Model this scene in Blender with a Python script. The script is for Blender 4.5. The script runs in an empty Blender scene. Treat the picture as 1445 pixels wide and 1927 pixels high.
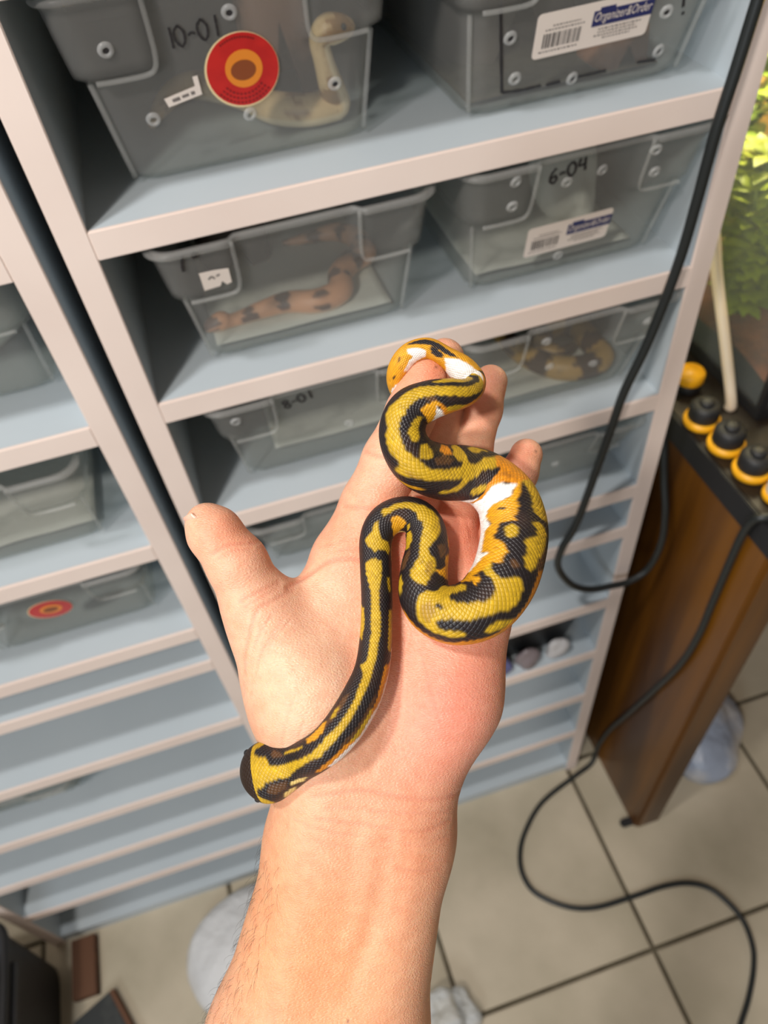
import bpy, bmesh, math, random
import numpy as np
from mathutils import Matrix, Vector

scene = bpy.context.scene
C = scene.collection
random.seed(4); rng = np.random.default_rng(4)

# ------------------------------------------------------------------ camera
U = 0.46                    # one rack unit in metres
HC = 3.05 * U               # lens height above the floor
CAM = Vector((0.0, -U, HC))
RIGHT = Vector((0.95319472, -0.28991506, -0.08584339))
UP = Vector((0.27448116, 0.71063494, 0.64781022))
BACK = Vector((-0.12680662, -0.64105167, 0.75694969))
cam_d = bpy.data.cameras.new('camera')
cam = bpy.data.objects.new('camera', cam_d); C.objects.link(cam)
cam.matrix_world = Matrix(((RIGHT.x, UP.x, BACK.x, CAM.x), (RIGHT.y, UP.y, BACK.y, CAM.y),
                           (RIGHT.z, UP.z, BACK.z, CAM.z), (0, 0, 0, 1)))
cam_d.sensor_fit = 'HORIZONTAL'; cam_d.sensor_width = 36.0
cam_d.lens = 1420.9 / 1445 * 36.0
cam_d.clip_start = 0.01
cam_d.dof.use_dof = True; cam_d.dof.focus_distance = 0.268; cam_d.dof.aperture_fstop = 15.0
scene.camera = cam

# ------------------------------------------------------------------ light
scene.view_settings.view_transform = 'Standard'
scene.view_settings.look = 'None'
scene.view_settings.gamma = 1.0
scene.view_settings.use_curve_mapping = False
scene.view_settings.exposure = -0.10
world = bpy.data.worlds.new('room_air'); scene.world = world; world.use_nodes = True
bg = world.node_tree.nodes['Background']
bg.inputs[0].default_value = (1.0, 0.84, 0.70, 1); bg.inputs[1].default_value = 0.21

def area_lamp(name, loc, target, size, power, col):
    d = bpy.data.lights.new(name, 'AREA'); d.shape = 'DISK'; d.size = size; d.energy = power; d.color = col
    o = bpy.data.objects.new(name, d); C.objects.link(o); o.location = loc
    o.rotation_euler = (Vector(target) - Vector(loc)).to_track_quat('-Z', 'Y').to_euler()
    return o
area_lamp('ceiling_lamp', (-0.78, -1.12, 2.35), (0.0, -0.1, 1.0), 0.15, 23, (1.0, 0.93, 0.86))
area_lamp('ceiling_lamp', (-0.55, -0.40, 2.50), (0.0, -0.3, 0.9), 0.14, 16, (1.0, 0.97, 0.95))
area_lamp('shelf_fill_light', (-1.15, -1.75, 1.45), (-0.1, 0.1, 0.7), 0.7, 15, (0.80, 0.90, 1.0))  # soft fill added to brighten the lower shelves, not a fixture of the room
scene.cycles.transparent_max_bounces = 24

# ------------------------------------------------------------------ helpers
def lin(c):
    return tuple(((v / 12.92) if v <= 0.04045 else ((v + 0.055) / 1.055) ** 2.4) for v in (x / 255 for x in c))

def mat(name, col, rough=0.5, spec=0.5, metallic=0.0, noise=None, bump=None, sss=None, coat=0.0, emit=None):
    m = bpy.data.materials.new(name); m.use_nodes = True
    nt = m.node_tree; b = nt.nodes['Principled BSDF']
    b.inputs['Base Color'].default_value = (*col, 1); b.inputs['Roughness'].default_value = rough
    b.inputs['Specular IOR Level'].default_value = spec; b.inputs['Metallic'].default_value = metallic
    b.inputs['Coat Weight'].default_value = coat
    if sss:
        b.inputs['Subsurface Weight'].default_value = sss[0]; b.inputs['Subsurface Radius'].default_value = sss[1]
        b.inputs['Subsurface Scale'].default_value = sss[2]
    if emit:
        b.inputs['Emission Color'].default_value = (*emit[0], 1); b.inputs['Emission Strength'].default_value = emit[1]
    if noise or bump:
        tc = nt.nodes.new('ShaderNodeTexCoord')
    if noise:     # (scale, other colour, low, high)
        n = nt.nodes.new('ShaderNodeTexNoise'); n.inputs['Scale'].default_value = noise[0]; n.inputs['Detail'].default_value = 6
        nt.links.new(tc.outputs['Object'], n.inputs['Vector'])
        r = nt.nodes.new('ShaderNodeValToRGB'); r.color_ramp.elements[0].position = noise[2]; r.color_ramp.elements[1].position = noise[3]
        r.color_ramp.elements[0].color = (*col, 1); r.color_ramp.elements[1].color = (*noise[1], 1)
        nt.links.new(n.outputs['Fac'], r.inputs['Fac']); nt.links.new(r.outputs['Color'], b.inputs['Base Color'])
    if bump:      # (scale, strength, distance)
        n = nt.nodes.new('ShaderNodeTexNoise'); n.inputs['Scale'].default_value = bump[0]; n.inputs['Detail'].default_value = 4
        nt.links.new(tc.outputs['Object'], n.inputs['Vector'])
        bp = nt.nodes.new('ShaderNodeBump'); bp.inputs['Strength'].default_value = bump[1]; bp.inputs['Distance'].default_value = bump[2]
        nt.links.new(n.outputs['Fac'], bp.inputs['Height']); nt.links.new(bp.outputs['Normal'], b.inputs['Normal'])
    return m

def frosted(name, col, clear, rough=0.35, bump=None):
    """cloudy see-through plastic: part of the light passes, part is scattered by the milky wall"""
    m = mat(name, col, rough, 0.5, bump=bump); nt = m.node_tree; b = nt.nodes['Principled BSDF']
    t = nt.nodes.new('ShaderNodeBsdfTransparent'); t.inputs[0].default_value = (0.93, 0.94, 0.93, 1)
    mx = nt.nodes.new('ShaderNodeMixShader'); mx.inputs[0].default_value = clear
    nt.links.new(b.outputs[0], mx.inputs[1]); nt.links.new(t.outputs[0], mx.inputs[2])
    nt.links.new(mx.outputs[0], nt.nodes['Material Output'].inputs['Surface'])
    return m

def vcol_mat(name, rough=0.5, spec=0.5, bump=None, sss=None):
    m = mat(name, (1, 1, 1), rough, spec, bump=bump, sss=sss); nt = m.node_tree
    a = nt.nodes.new('ShaderNodeVertexColor'); a.layer_name = 'Col'
    nt.links.new(a.outputs['Color'], nt.nodes['Principled BSDF'].inputs['Base Color'])
    return m

M = {}
M['board'] = mat('board_laminate', lin((186, 195, 200)), 0.42, 0.4, noise=(5, lin((178, 188, 194)), .3, .7))
M['edge'] = mat('edge_band', lin((232, 216, 206)), 0.45, 0.4, noise=(9, lin((224, 207, 197)), .35, .7))
M['tub'] = frosted('frosted_plastic', (0.66, 0.645, 0.62), 0.885, 0.30)
M['tub_rim'] = frosted('frosted_rim_shaded', (0.55, 0.54, 0.52), 0.82, 0.3)  # darker than the body: shade under the shelf put into the rim colour
M['bead'] = frosted('bright_edge_plastic', (0.66, 0.65, 0.63), 0.84, 0.3)  # cloudier plastic that lets the added edge beads read as light lines
M['ring'] = frosted('melted_plastic_ring', (0.85, 0.85, 0.84), 0.68, 0.2)
M['black'] = mat('black_plastic', (0.012, 0.012, 0.013), 0.55)
M['cable'] = mat('black_rubber', (0.012, 0.015, 0.015), 0.45)
M['ink'] = mat('marker_ink', (0.02, 0.018, 0.02), 0.6)
M['label'] = mat('label_paper', lin((236, 224, 214)), 0.55)
M['navy'] = mat('label_navy', lin((36, 42, 98)), 0.5)
M['grey_ink'] = mat('label_grey_ink', lin((120, 112, 108)), 0.6)
M['red'] = mat('sticker_red', lin((206, 32, 30)), 0.4, noise=(60, lin((190, 24, 26)), .4, .6))
M['cream'] = mat('sticker_cream', lin((240, 220, 170)), 0.5)
M['sun_yellow'] = mat('sticker_orange', lin((236, 140, 40)), 0.45)
M['dark_red'] = mat('sticker_dark_red', lin((130, 14, 20)), 0.5)
M['brown_print'] = mat('sticker_brown', lin((140, 70, 30)), 0.5)
M['paper'] = mat('paper_towel', lin((205, 205, 196)), 0.9, 0.1, bump=(120, 0.3, 0.002))
M['hide'] = mat('brown_hide', lin((70, 62, 52)), 0.7, noise=(20, lin((50, 44, 38)), .35, .65))
M['substrate'] = mat('substrate', lin((96, 92, 78)), 0.9, noise=(40, lin((70, 66, 54)), .3, .7), bump=(90, .5, .004))
M['clay'] = mat('clay_bowl', lin((178, 128, 98)), 0.6, noise=(14, lin((92, 66, 54)), .45, .6))
M['wood'] = mat('table_wood', lin((150, 84, 24)), 0.38, 0.5)
M['jar_yellow'] = mat('yellow_plastic', lin((236, 170, 24)), 0.4)
M['tabletop'] = mat('tabletop_dark', lin((34, 24, 15)), 0.5, noise=(12, lin((22, 15, 10)), .3, .7))
M['white_tube'] = mat('cream_plastic', lin((214, 198, 176)), 0.4)
M['soil'] = mat('soil', lin((120, 66, 34)), 0.9, noise=(24, lin((60, 34, 18)), .3, .7), bump=(60, .6, .01))
M['sand_wall'] = mat('tank_back_wall', lin((240, 208, 120)), 0.7, noise=(6, lin((214, 176, 84)), .3, .7))
M['bag'] = frosted('plastic_bag', (0.80, 0.81, 0.82), 0.25, 0.22, bump=(14, 0.7, 0.02))
M['bag_clear'] = frosted('clear_bag', (0.8, 0.82, 0.82), 0.55, 0.12, bump=(40, 1.0, 0.02))
M['blue_bag'] = mat('blue_white_bag', lin((150, 160, 178)), 0.35, noise=(9, lin((200, 198, 196)), .45, .6), bump=(20, .6, .02))
M['rust'] = mat('brown_board_edge', lin((92, 58, 34)), 0.7)
M['wall'] = mat('wall_paint', lin((206, 196, 182)), 0.8)

# wood grain on the table panel: stretched noise
nt = M['wood'].node_tree; tc = nt.nodes.new('ShaderNodeTexCoord'); mp = nt.nodes.new('ShaderNodeMapping')
mp.inputs['Scale'].default_value = (7.0, 7.0, 0.55)
n1 = nt.nodes.new('ShaderNodeTexNoise'); n1.inputs['Scale'].default_value = 2.4; n1.inputs['Detail'].default_value = 7
rp = nt.nodes.new('ShaderNodeValToRGB'); rp.color_ramp.elements[0].position = .36; rp.color_ramp.elements[1].position = .66
rp.color_ramp.elements[0].color = (*lin((62, 33, 4)), 1); rp.color_ramp.elements[1].color = (*lin((118, 73, 12)), 1)
nt.links.new(tc.outputs['Object'], mp.inputs[0]); nt.links.new(mp.outputs[0], n1.inputs['Vector'])
nt.links.new(n1.outputs['Fac'], rp.inputs[0]); nt.links.new(rp.outputs[0], nt.nodes['Principled BSDF'].inputs['Base Color'])

def mesh_obj(name, verts, faces, m, parent=None, smooth=False, cols=None):
    me = bpy.data.meshes.new(name); me.from_pydata([tuple(v) for v in verts], [], faces)
    me.materials.append(m)
    if smooth: me.polygons.foreach_set('use_smooth', [True] * len(me.polygons))
    if cols is not None:
        a = me.color_attributes.new('Col', 'FLOAT_COLOR', 'POINT')
        a.data.foreach_set('color', np.concatenate([np.asarray(cols, dtype=np.float32), np.ones((len(cols), 1), np.float32)], 1).ravel())
    me.update()
    o = bpy.data.objects.new(name, me); C.objects.link(o)
    if parent: o.parent = parent
    return o

def box_obj(name, lo, hi, m, parent=None, bev=0.0):
    bm = bmesh.new(); bmesh.ops.create_cube(bm, size=1.0)
    for v in bm.verts:
        v.co = Vector([lo[i] + (v.co[i] + .5) * (hi[i] - lo[i]) for i in range(3)])
    if bev: bmesh.ops.bevel(bm, geom=bm.edges[:], offset=bev, segments=2, affect='EDGES')
    me = bpy.data.meshes.new(name); bm.to_mesh(me); bm.free(); me.materials.append(m)
    o = bpy.data.objects.new(name, me); C.objects.link(o)
    if parent: o.parent = parent
    return o

def tag(o, label, cat, group=None, kind=None):
    o['label'] = label; o['category'] = cat
    if group: o['group'] = group
    if kind: o['kind'] = kind
    return o

def empty(name, loc, label, cat, group=None):
    o = bpy.data.objects.new(name, None); C.objects.link(o); o.location = loc; o.empty_display_size = .02
    return tag(o, label, cat, group)

def catmull(pts, n):
    """smooth curve through pts (any dimension), n samples per span"""
    P = np.asarray(pts, float); P = np.vstack([2 * P[0] - P[1], P, 2 * P[-1] - P[-2]]); out = []
    for i in range(1, len(P) - 2):
        t = np.linspace(0, 1, n, endpoint=False)[:, None]
        a, b, c, d = P[i - 1], P[i], P[i + 1], P[i + 2]
        out.append(.5 * (2 * b + (c - a) * t + (2 * a - 5 * b + 4 * c - d) * t ** 2 + (3 * b - a - 3 * c + d) * t ** 3))
    return np.vstack(out + [P[-2:-1]])

def tube_geo(pts, rad, seg=12, cap=True):
    P = np.asarray(pts, float); n = len(P); rad = np.broadcast_to(np.asarray(rad, float), (n,))
    T = np.gradient(P, axis=0); T /= np.linalg.norm(T, axis=1)[:, None] + 1e-12
    N = np.zeros_like(P); a = np.array([0, 0, 1.]) if abs(T[0][2]) < .9 else np.array([1., 0, 0])
    N[0] = a - T[0] * (a @ T[0]); N[0] /= np.linalg.norm(N[0])
    for i in range(1, n):
        v = N[i - 1] - T[i] * (N[i - 1] @ T[i]); N[i] = v / np.linalg.norm(v)
    B = np.cross(T, N); th = np.linspace(0, 2 * np.pi, seg, endpoint=False)
    V = P[:, None] + rad[:, None, None] * (np.cos(th)[None, :, None] * N[:, None] + np.sin(th)[None, :, None] * B[:, None])
    V = V.reshape(-1, 3); F = []
    for i in range(n - 1):
        for j in range(seg):
            k = (j + 1) % seg; F.append((i * seg + j, i * seg + k, (i + 1) * seg + k, (i + 1) * seg + j))
    if cap:
        F.append(tuple(range(seg - 1, -1, -1))); F.append(tuple((n - 1) * seg + j for j in range(seg)))
    return V, F

def tube_obj(name, pts, rad, m, parent=None, seg=12, n=8):
    V, F = tube_geo(catmull(pts, n) if n else pts, rad, seg)
    return mesh_obj(name, V, F, m, parent, True)

# ------------------------------------------------------------------ floor of single tiles
def W(x, y, z):             # rack units (origin at lens foot on the rack front, z from lens height) to metres
    return Vector((x * U, y * U, HC + z * U))
fl = box_obj('floor', (-2.2, -2.2, -0.03), (2.4, 1.2, -0.003), mat('grout', lin((92, 84, 66)), 0.9, noise=(30, lin((70, 62, 46)), .3, .7)))
fl['kind'] = 'structure'
tile_m = mat('stone_tile', lin((196, 184, 162)), 0.38, 0.45, noise=(5.5, lin((168, 158, 136)), .34, .68), bump=(30, .12, .004))
P_T = 0.70 * U; G = 0.0035
bmt = bmesh.new(); bmesh.ops.create_cube(bmt, size=1.0)
for v in bmt.verts: v.co = Vector((v.co.x * (P_T - 2 * G), v.co.y * (P_T - 2 * G), (v.co.z - .5) * 0.02))
bmesh.ops.bevel(bmt, geom=[e for e in bmt.edges if all(v.co.z > -.001 for v in e.verts)], offset=0.002, segments=2, affect='EDGES')
tile_me = bpy.data.meshes.new('floor_tile'); bmt.to_mesh(tile_me); bmt.free(); tile_me.materials.append(tile_m)
x0, y0 = 0.81 * U, -0.668 * U
for i in range(-5, 4):
    for j in range(-4, 3):
        o = bpy.data.objects.new('floor_tile', tile_me); C.objects.link(o); o.parent = fl
        o.location = (x0 + (i + .5) * P_T, y0 + (j + .5) * P_T, random.uniform(-.0006, .0004))
        o.rotation_euler = (0, 0, random.choice((0, math.pi / 2, math.pi, -math.pi / 2)))
wb = box_obj('wall_back', (-2.2, 0.50, 0), (2.4, 0.56, 2.7), M['wall']); wb['kind'] = 'structure'

# ------------------------------------------------------------------ racks
DEPTH = 0.92
def rack(label, xl, xr, shelves, ztop, zbot=-3.03):
    """xl, xr: inner faces; shelves: heights of board tops"""
    t = 0.041
    r = empty('storage_rack', W((xl + xr) / 2, DEPTH / 2, -3.05), label, 'rack', 'white storage racks')
    off = Vector(r.location)
    def bx(name, lo, hi, m, par, bev=0.0):
        a = W(*lo) - off; b = W(*hi) - off
        return box_obj(name, a, b, m, par, bev)
    for s, x in ((-1, xl - t), (1, xr)):
        p = bx('side_panel', (x, 0.006, -3.05), (x + t, DEPTH, ztop), M['board'], r)
        bx('edge_band', (x, 0.0, -3.05), (x + t, 0.0065, ztop), M['edge'], p, 0.0006)
    bx('back_panel', (xl, DEPTH - .012, -3.0), (xr, DEPTH, ztop), M['board'], r)
    for z in shelves:
        p = bx('shelf', (xl, 0.006, z - .041), (xr, DEPTH - .012, z), M['board'], r)
        bx('edge_band', (xl, 0.0, z - .041), (xr, 0.0065, z), M['edge'], p, 0.0006)
    bx('base_board', (xl, 0.010, -3.05), (xr, DEPTH - .012, -2.995), M['board'], r)
    return r
MAIN = (-.4755, -.772, -1.067, -1.343, -1.495, -1.815, -2.10, -2.39, -2.68)
LEFT = (-.478, -.782, -1.09, -1.385, -1.525, -1.825, -2.118, -2.40, -2.688)
rack('white storage rack with tubs of snakes beside the wooden table', -.144, .802, (.14, -.176) + MAIN, .2)
rack('white storage rack beyond the dark gap with a red-stickered tub', -1.203, -.257, (.14, -.176) + LEFT, .2)

# ------------------------------------------------------------------ plastic tubs
TH = .2500
def tub_front(x, z, e=0.0, h=TH, out=0.0):
    """point on the sloping front of a tub; e: extra offset of the raised corner panels"""
    return Vector((x, -.075 * (z / h) - e - out, z))

def ear_w(x):
    a = abs(x)
    return min(1.0, max(0.0, (a - .088) / .008))

def tub_loop(z, h, flange=0.0):
    t = z / h; step = min(1.0, max(0.0, (z - .146 * h / TH) / (.010)))
    hw = .172 + .024 * t + .010 * step + flange; yf = -.075 * t; yb = .72 + .03 * t + .010 * step + flange; r = .036
    fil = max(0.0, 1 - t / .07); ins = .022 * (1 - math.sqrt(max(0.0, 1 - fil * fil)))
    hw -= ins; yf += ins; yb -= ins
    pts = []
    for k in range(33):
        x = -hw + r + (2 * hw - 2 * r) * k / 32
        pts.append((x, yf - (.013 * step * ear_w(x)) - flange, z))
    ec = .013 * step + flange
    def corner(cx, cy, a0):
        for k in range(1, 8):
            a = a0 + math.pi / 2 * k / 8; pts.append((cx + r * math.cos(a), cy + r * math.sin(a), z))
    corner(hw - r, yf - ec + r, -math.pi / 2)
    for k in range(5): pts.append((hw, yf - ec + r + (yb - r - (yf - ec + r)) * k / 4, z))
    corner(hw - r, yb - r, 0)
    for k in range(5): pts.append((hw - r - (2 * hw - 2 * r) * k / 4, yb, z))
    corner(-hw + r, yb - r, math.pi / 2)
    for k in range(5): pts.append((-hw, yb - r + (yf - ec + r - (yb - r)) * k / 4, z))
    corner(-hw + r, yf - ec + r, math.pi)
    return pts

tub_cache = {}
def tub_meshes(h):
    if h in tub_cache: return tub_cache[h]
    zs = [0, .003, .008, .016, .05, .09, .12, .138, .146, .149, .152, .156, .17, .2, .225, .238, TH]
    L = [[(x * U, y * U, z * U) for x, y, z in tub_loop(z * h / TH, h)] for z in zs]
    n = len(L[0]); V = [p for l in L for p in l]
    F = [(i * n + j, i * n + (j + 1) % n, (i + 1) * n + (j + 1) % n, (i + 1) * n + j) for i in range(len(L) - 1) for j in range(n)]
    F.append(tuple(range(n - 1, -1, -1)))
    me = bpy.data.meshes.new('tub_body'); me.from_pydata(V, [], F); me.materials.append(M['tub'])
    me.polygons.foreach_set('use_smooth', [i < len(F) - 1 for i in range(len(F))])
    R = []
    for z, fl_ in ((h - .009, .0005), (h - .009, .005), (h - .006, .007), (h - .002, .0065), (h, .004), (h, .0005)):
        R.append([(x * U, y * U, z * U) for x, y, _ in tub_loop(h, h, fl_)])
    V = [p for l in R for p in l]
    F = [(i * n + j, i * n + (j + 1) % n, (i + 1) * n + (j + 1) % n, (i + 1) * n + j) for i in range(len(R) - 1) for j in range(n)]
    rm = bpy.data.meshes.new('tub_rim'); rm.from_pydata(V, [], F); rm.materials.append(M['tub_rim'])
    rm.polygons.foreach_set('use_smooth', [True] * len(F))
    beads = []  # beads over panel ridges and corners, added for their light edge lines
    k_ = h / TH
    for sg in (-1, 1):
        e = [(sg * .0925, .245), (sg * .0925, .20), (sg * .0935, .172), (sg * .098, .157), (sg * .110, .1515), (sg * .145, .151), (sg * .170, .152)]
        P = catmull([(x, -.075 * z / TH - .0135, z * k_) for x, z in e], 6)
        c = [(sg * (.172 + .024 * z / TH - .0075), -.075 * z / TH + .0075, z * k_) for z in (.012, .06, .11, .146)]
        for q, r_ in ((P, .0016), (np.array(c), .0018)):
            v, f = tube_geo(np.asarray(q) * U, r_, 8); b = bpy.data.meshes.new('edge_light_bead'); b.from_pydata([tuple(i) for i in v], [], f); b.materials.append(M['bead'])
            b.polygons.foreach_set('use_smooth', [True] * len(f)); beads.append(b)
    tub_cache[h] = (me, rm, beads); return tub_cache[h]

def ring_geo(r_out=.0046, r_in=.0018, hgt=.0016, seg=18):
    V, F = [], []
    prof = ((r_out, 0), (r_out * .9, hgt * .6), (r_out * .62, hgt), (r_in, hgt * .7), (r_in, 0))
    for k in range(seg):
        a = 2 * math.pi * k / seg
        for r, z in prof: V.append((r * math.cos(a), -z, r * math.sin(a)))
    m = len(prof)
    for k in range(seg):
        k2 = (k + 1) % seg
        for q in range(m - 1): F.append((k * m + q, k2 * m + q, k2 * m + q + 1, k * m + q + 1))
    return V, F
ringV, ringF = ring_geo()
ring_me = bpy.data.meshes.new('vent_hole'); ring_me.from_pydata(ringV, [], ringF); ring_me.materials.append(M['ring'])
ring_me.polygons.foreach_set('use_smooth', [True] * len(ringF))
hv = [(.0018 * math.cos(a), -.0004, .0018 * math.sin(a)) for a in np.linspace(0, 2 * math.pi, 12, endpoint=False)] + \
     [(.0018 * math.cos(a), .0006, .0018 * math.sin(a)) for a in np.linspace(0, 2 * math.pi, 12, endpoint=False)]
hole_me = bpy.data.meshes.new('vent_opening')
hole_me.from_pydata(hv, [], [tuple(range(12)), tuple(range(23, 11, -1))] + [(i, 12 + i, 12 + (i + 1) % 12, (i + 1) % 12) for i in range(12)])
hole_me.materials.append(M['ink'])
TILT = math.atan2(.075, TH)

class Tub:
    def __init__(s, x, y, z, label, h=TH, name='plastic_tub', group='frosted plastic tubs'):
        s.h = h; s.root = empty(name, W(x, y, z) + Vector((0, 0, .0003)), label, 'tub', group)
        me, rm, beads = tub_meshes(h)
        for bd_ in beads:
            o = bpy.data.objects.new('edge_light_bead', bd_); C.objects.link(o); o.parent = s.root
        b = bpy.data.objects.new('tub_body', me); C.objects.link(b); b.parent = s.root
        so = b.modifiers.new('wall', 'SOLIDIFY'); so.thickness = .0014; so.offset = -1
        r = bpy.data.objects.new('tub_rim', rm); C.objects.link(r); r.parent = s.root
    def at(s, x, z, ear=False, out=0.0):
        p = tub_front(x, z, .014 if ear else .0, s.h, out); return p * U
    def holes(s, lst):
        for x, z, ear, dark in lst:
            o = bpy.data.objects.new('vent_hole', ring_me); C.objects.link(o); o.parent = s.root
            o.location = s.at(x, z, ear); o.rotation_euler = (TILT, 0, random.uniform(-.2, .2)); o.scale = (1, 1, 1)
            if dark:
                d = bpy.data.objects.new('vent_opening', hole_me); C.objects.link(d); d.parent = o
    def plate(s, name, poly, m, parent=None, ear=False, out=.0012, thick=.0009, label=None):
        """thin flat piece stuck on the front: poly in (x, z) rack units"""
        n = len(poly); V = [s.at(x, z, ear, out) for x, z in poly] + [s.at(x, z, ear, out - thick) for x, z in poly]
        F = [tuple(range(n)), tuple(range(2 * n - 1, n - 1, -1))] + [(i, n + i, n + (i + 1) % n, (i + 1) % n) for i in range(n)]
        o = mesh_obj(name, V, F, m, parent or s.root)
        if label: o['label'] = label
        return o
    def strokes(s, name, lines, w, parent=None, ear=False, m=None, out=.0012, label=None):
        """pen strokes: each line a list of (x, z)"""
        V, F = [], []
        for ln in lines:
            P = catmull(ln, 6) if len(ln) > 2 else np.asarray(ln, float)
            T = np.gradient(P, axis=0); T /= np.linalg.norm(T, axis=1)[:, None] + 1e-9; Nn = np.stack([-T[:, 1], T[:, 0]], 1)
            b = len(V)
            for k, (p, nn) in enumerate(zip(P, Nn)):
                ww = w * (1 + .18 * math.sin(k * 1.7 + b))
                for sgn in (-1, 1): V.append(s.at(*(p + nn * sgn * ww / 2), ear, out))
            for k in range(len(P) - 1): F.append((b + 2 * k, b + 2 * k + 2, b + 2 * k + 3, b + 2 * k + 1))
        o = mesh_obj(name, V, F, m or M['ink'], parent or s.root)
        if name in ('fine_print', 'small_print', 'tag_print'): o['kind'] = 'stuff'
        if label: o['label'] = label
        return o
    def text(s, name, body, x, z, size, width, rot, m, parent, ear=False, out=.0018, shear=0.0):
        cu = bpy.data.curves.new(name, 'FONT'); cu.body = body; cu.size = 1.0; cu.shear = shear; cu.resolution_u = 2
        o = bpy.data.objects.new(name, cu); C.objects.link(o); bpy.context.view_layer.update()
        me = bpy.data.meshes.new_from_object(o); C.objects.unlink(o); bpy.data.objects.remove(o)
        co = np.array([v.co[:] for v in me.vertices]); lo = co.min(0); ext = co.max(0) - lo
        ca, sa = math.cos(rot), math.sin(rot)
        for v, c in zip(me.vertices, co):
            a = (c[0] - lo[0]) / ext[0] * width; b = (c[1] - lo[1]) * size / max(ext[1], 1e-6)
            v.co = s.at(x + a * ca - b * sa, z + a * sa + b * ca, ear, out)
        me.materials.clear(); me.materials.append(m)
        t = bpy.data.objects.new(name, me); C.objects.link(t); t.parent = parent
        return t

def rrect(x0, z0, x1, z1, r, rot=0.0, n=5):
    cx, cz = (x0 + x1) / 2, (z0 + z1) / 2; pts = []
    for sx, sz, a0 in ((1, -1, -90), (1, 1, 0), (-1, 1, 90), (-1, -1, 180)):
        for k in range(n):
            a = math.radians(a0 + 90 * k / (n - 1))
            pts.append(((x1 - x0) / 2 * sx - r * sx + r * math.cos(a), (z1 - z0) / 2 * sz - r * sz + r * math.sin(a)))
    ca, sa = math.cos(rot), math.sin(rot)
    return [(cx + x * ca - z * sa, cz + x * sa + z * ca) for x, z in pts]

def disc(cx, cz, r, n=40, rz=None, a0=0, a1=2 * math.pi):
    return [(cx + r * math.cos(a), cz + (rz or r) * math.sin(a)) for a in np.linspace(a0, a1, n, endpoint=False)]

def red_sticker(t, cx, cz, r, full=True):
    a = t.plate('round_sticker', disc(cx, cz, r), M['cream'], out=.0012, label='round red sticker with cream worn edge and orange middle')
    t.plate('red_print', disc(cx + .001, cz + .0006, r * .965), M['red'], a, out=.0016, thick=.0006)
    t.plate('orange_middle', disc(cx + r * .05, cz + r * .05, r * .50), M['sun_yellow'], a, out=.0020, thick=.0006)
    t.plate('brown_blot', disc(cx + r * .03, cz + r * .02, r * .34, rz=r * .27), M['brown_print'], a, out=.0023, thick=.0006)
    if full:
        lines = []
        for rr in (.86, .74, .62):
            for k in range(int(18 * rr)):
                a0 = math.radians(215 + 110 * k / (18 * rr)); a1 = a0 + math.radians(3.6 / rr)
                lines.append([(cx + r * rr * math.cos(q), cz + r * rr * math.sin(q)) for q in (a0, a1)])
        for k in range(14):
            a0 = math.radians(60 + 64 * k / 14); lines.append([(cx + r * .87 * math.cos(q), cz + r * .87 * math.sin(q)) for q in (a0, a0 + .05)])
        t.strokes('fine_print', lines, r * .05, a, m=M['dark_red'], out=.0022)
    return a

def barcode_label(t, x0, z0, x1, z1, rot, tab=True):
    W_, H_ = x1 - x0, z1 - z0; cx, cz = (x0 + x1) / 2, (z0 + z1) / 2; ca, sa = math.cos(rot), math.sin(rot)
    def q(a, b): x, z = (a - .5) * W_, (b - .5) * H_; return (cx + x * ca - z * sa, cz + x * sa + z * ca)
    a = t.plate('paper_label', rrect(x0, z0, x1, z1, .006, rot), M['label'], out=.0013, label='white paper label with barcode and navy band')
    t.plate('navy_band', [q(.48, .46), q(1.0, .46), q(1.0, .80), q(.66, .80), q(.66, .86), q(.53, .86), q(.53, .80), q(.48, .80)], M['navy'], a, out=.0018, thick=.0006)
    p = q(.495, .50); t.text('band_lettering', 'Organizer&Order', p[0], p[1], H_ * .27, W_ * .49, rot, M['label'], a, out=.0023, shear=.25)
    bars = []; x = .07; random.seed(11)
    while x < .40:
        w = random.choice((.004, .004, .008, .012)); bars.append([q(x, .22), q(x + w, .22), q(x + w, .54), q(x, .54)]); x += w + random.choice((.006, .006, .011))
    V, F = [], []
    for b in bars:
        n = len(V); V += [t.at(u_, v_, False, .0018) for u_, v_ in b]; F.append((n, n + 1, n + 2, n + 3))
    mesh_obj('barcode', V, F, M['ink'], a)['kind'] = 'stuff'
    g = []
    for z_, xa, xb in ((.70, .14, .38), (.62, .08, .42), (.14, .05, .38), (.38, .55, .92), (.31, .55, .88), (.24, .52, .90), (.17, .60, .84)):
        x = xa
        while x < xb:
            w = random.uniform(.010, .028); g.append([q(x, z_), q(min(x + w, xb), z_)]); x += w + .009
    t.strokes('small_print', g, H_ * .030, a, m=M['grey_ink'], out=.0018)
    return a

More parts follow.
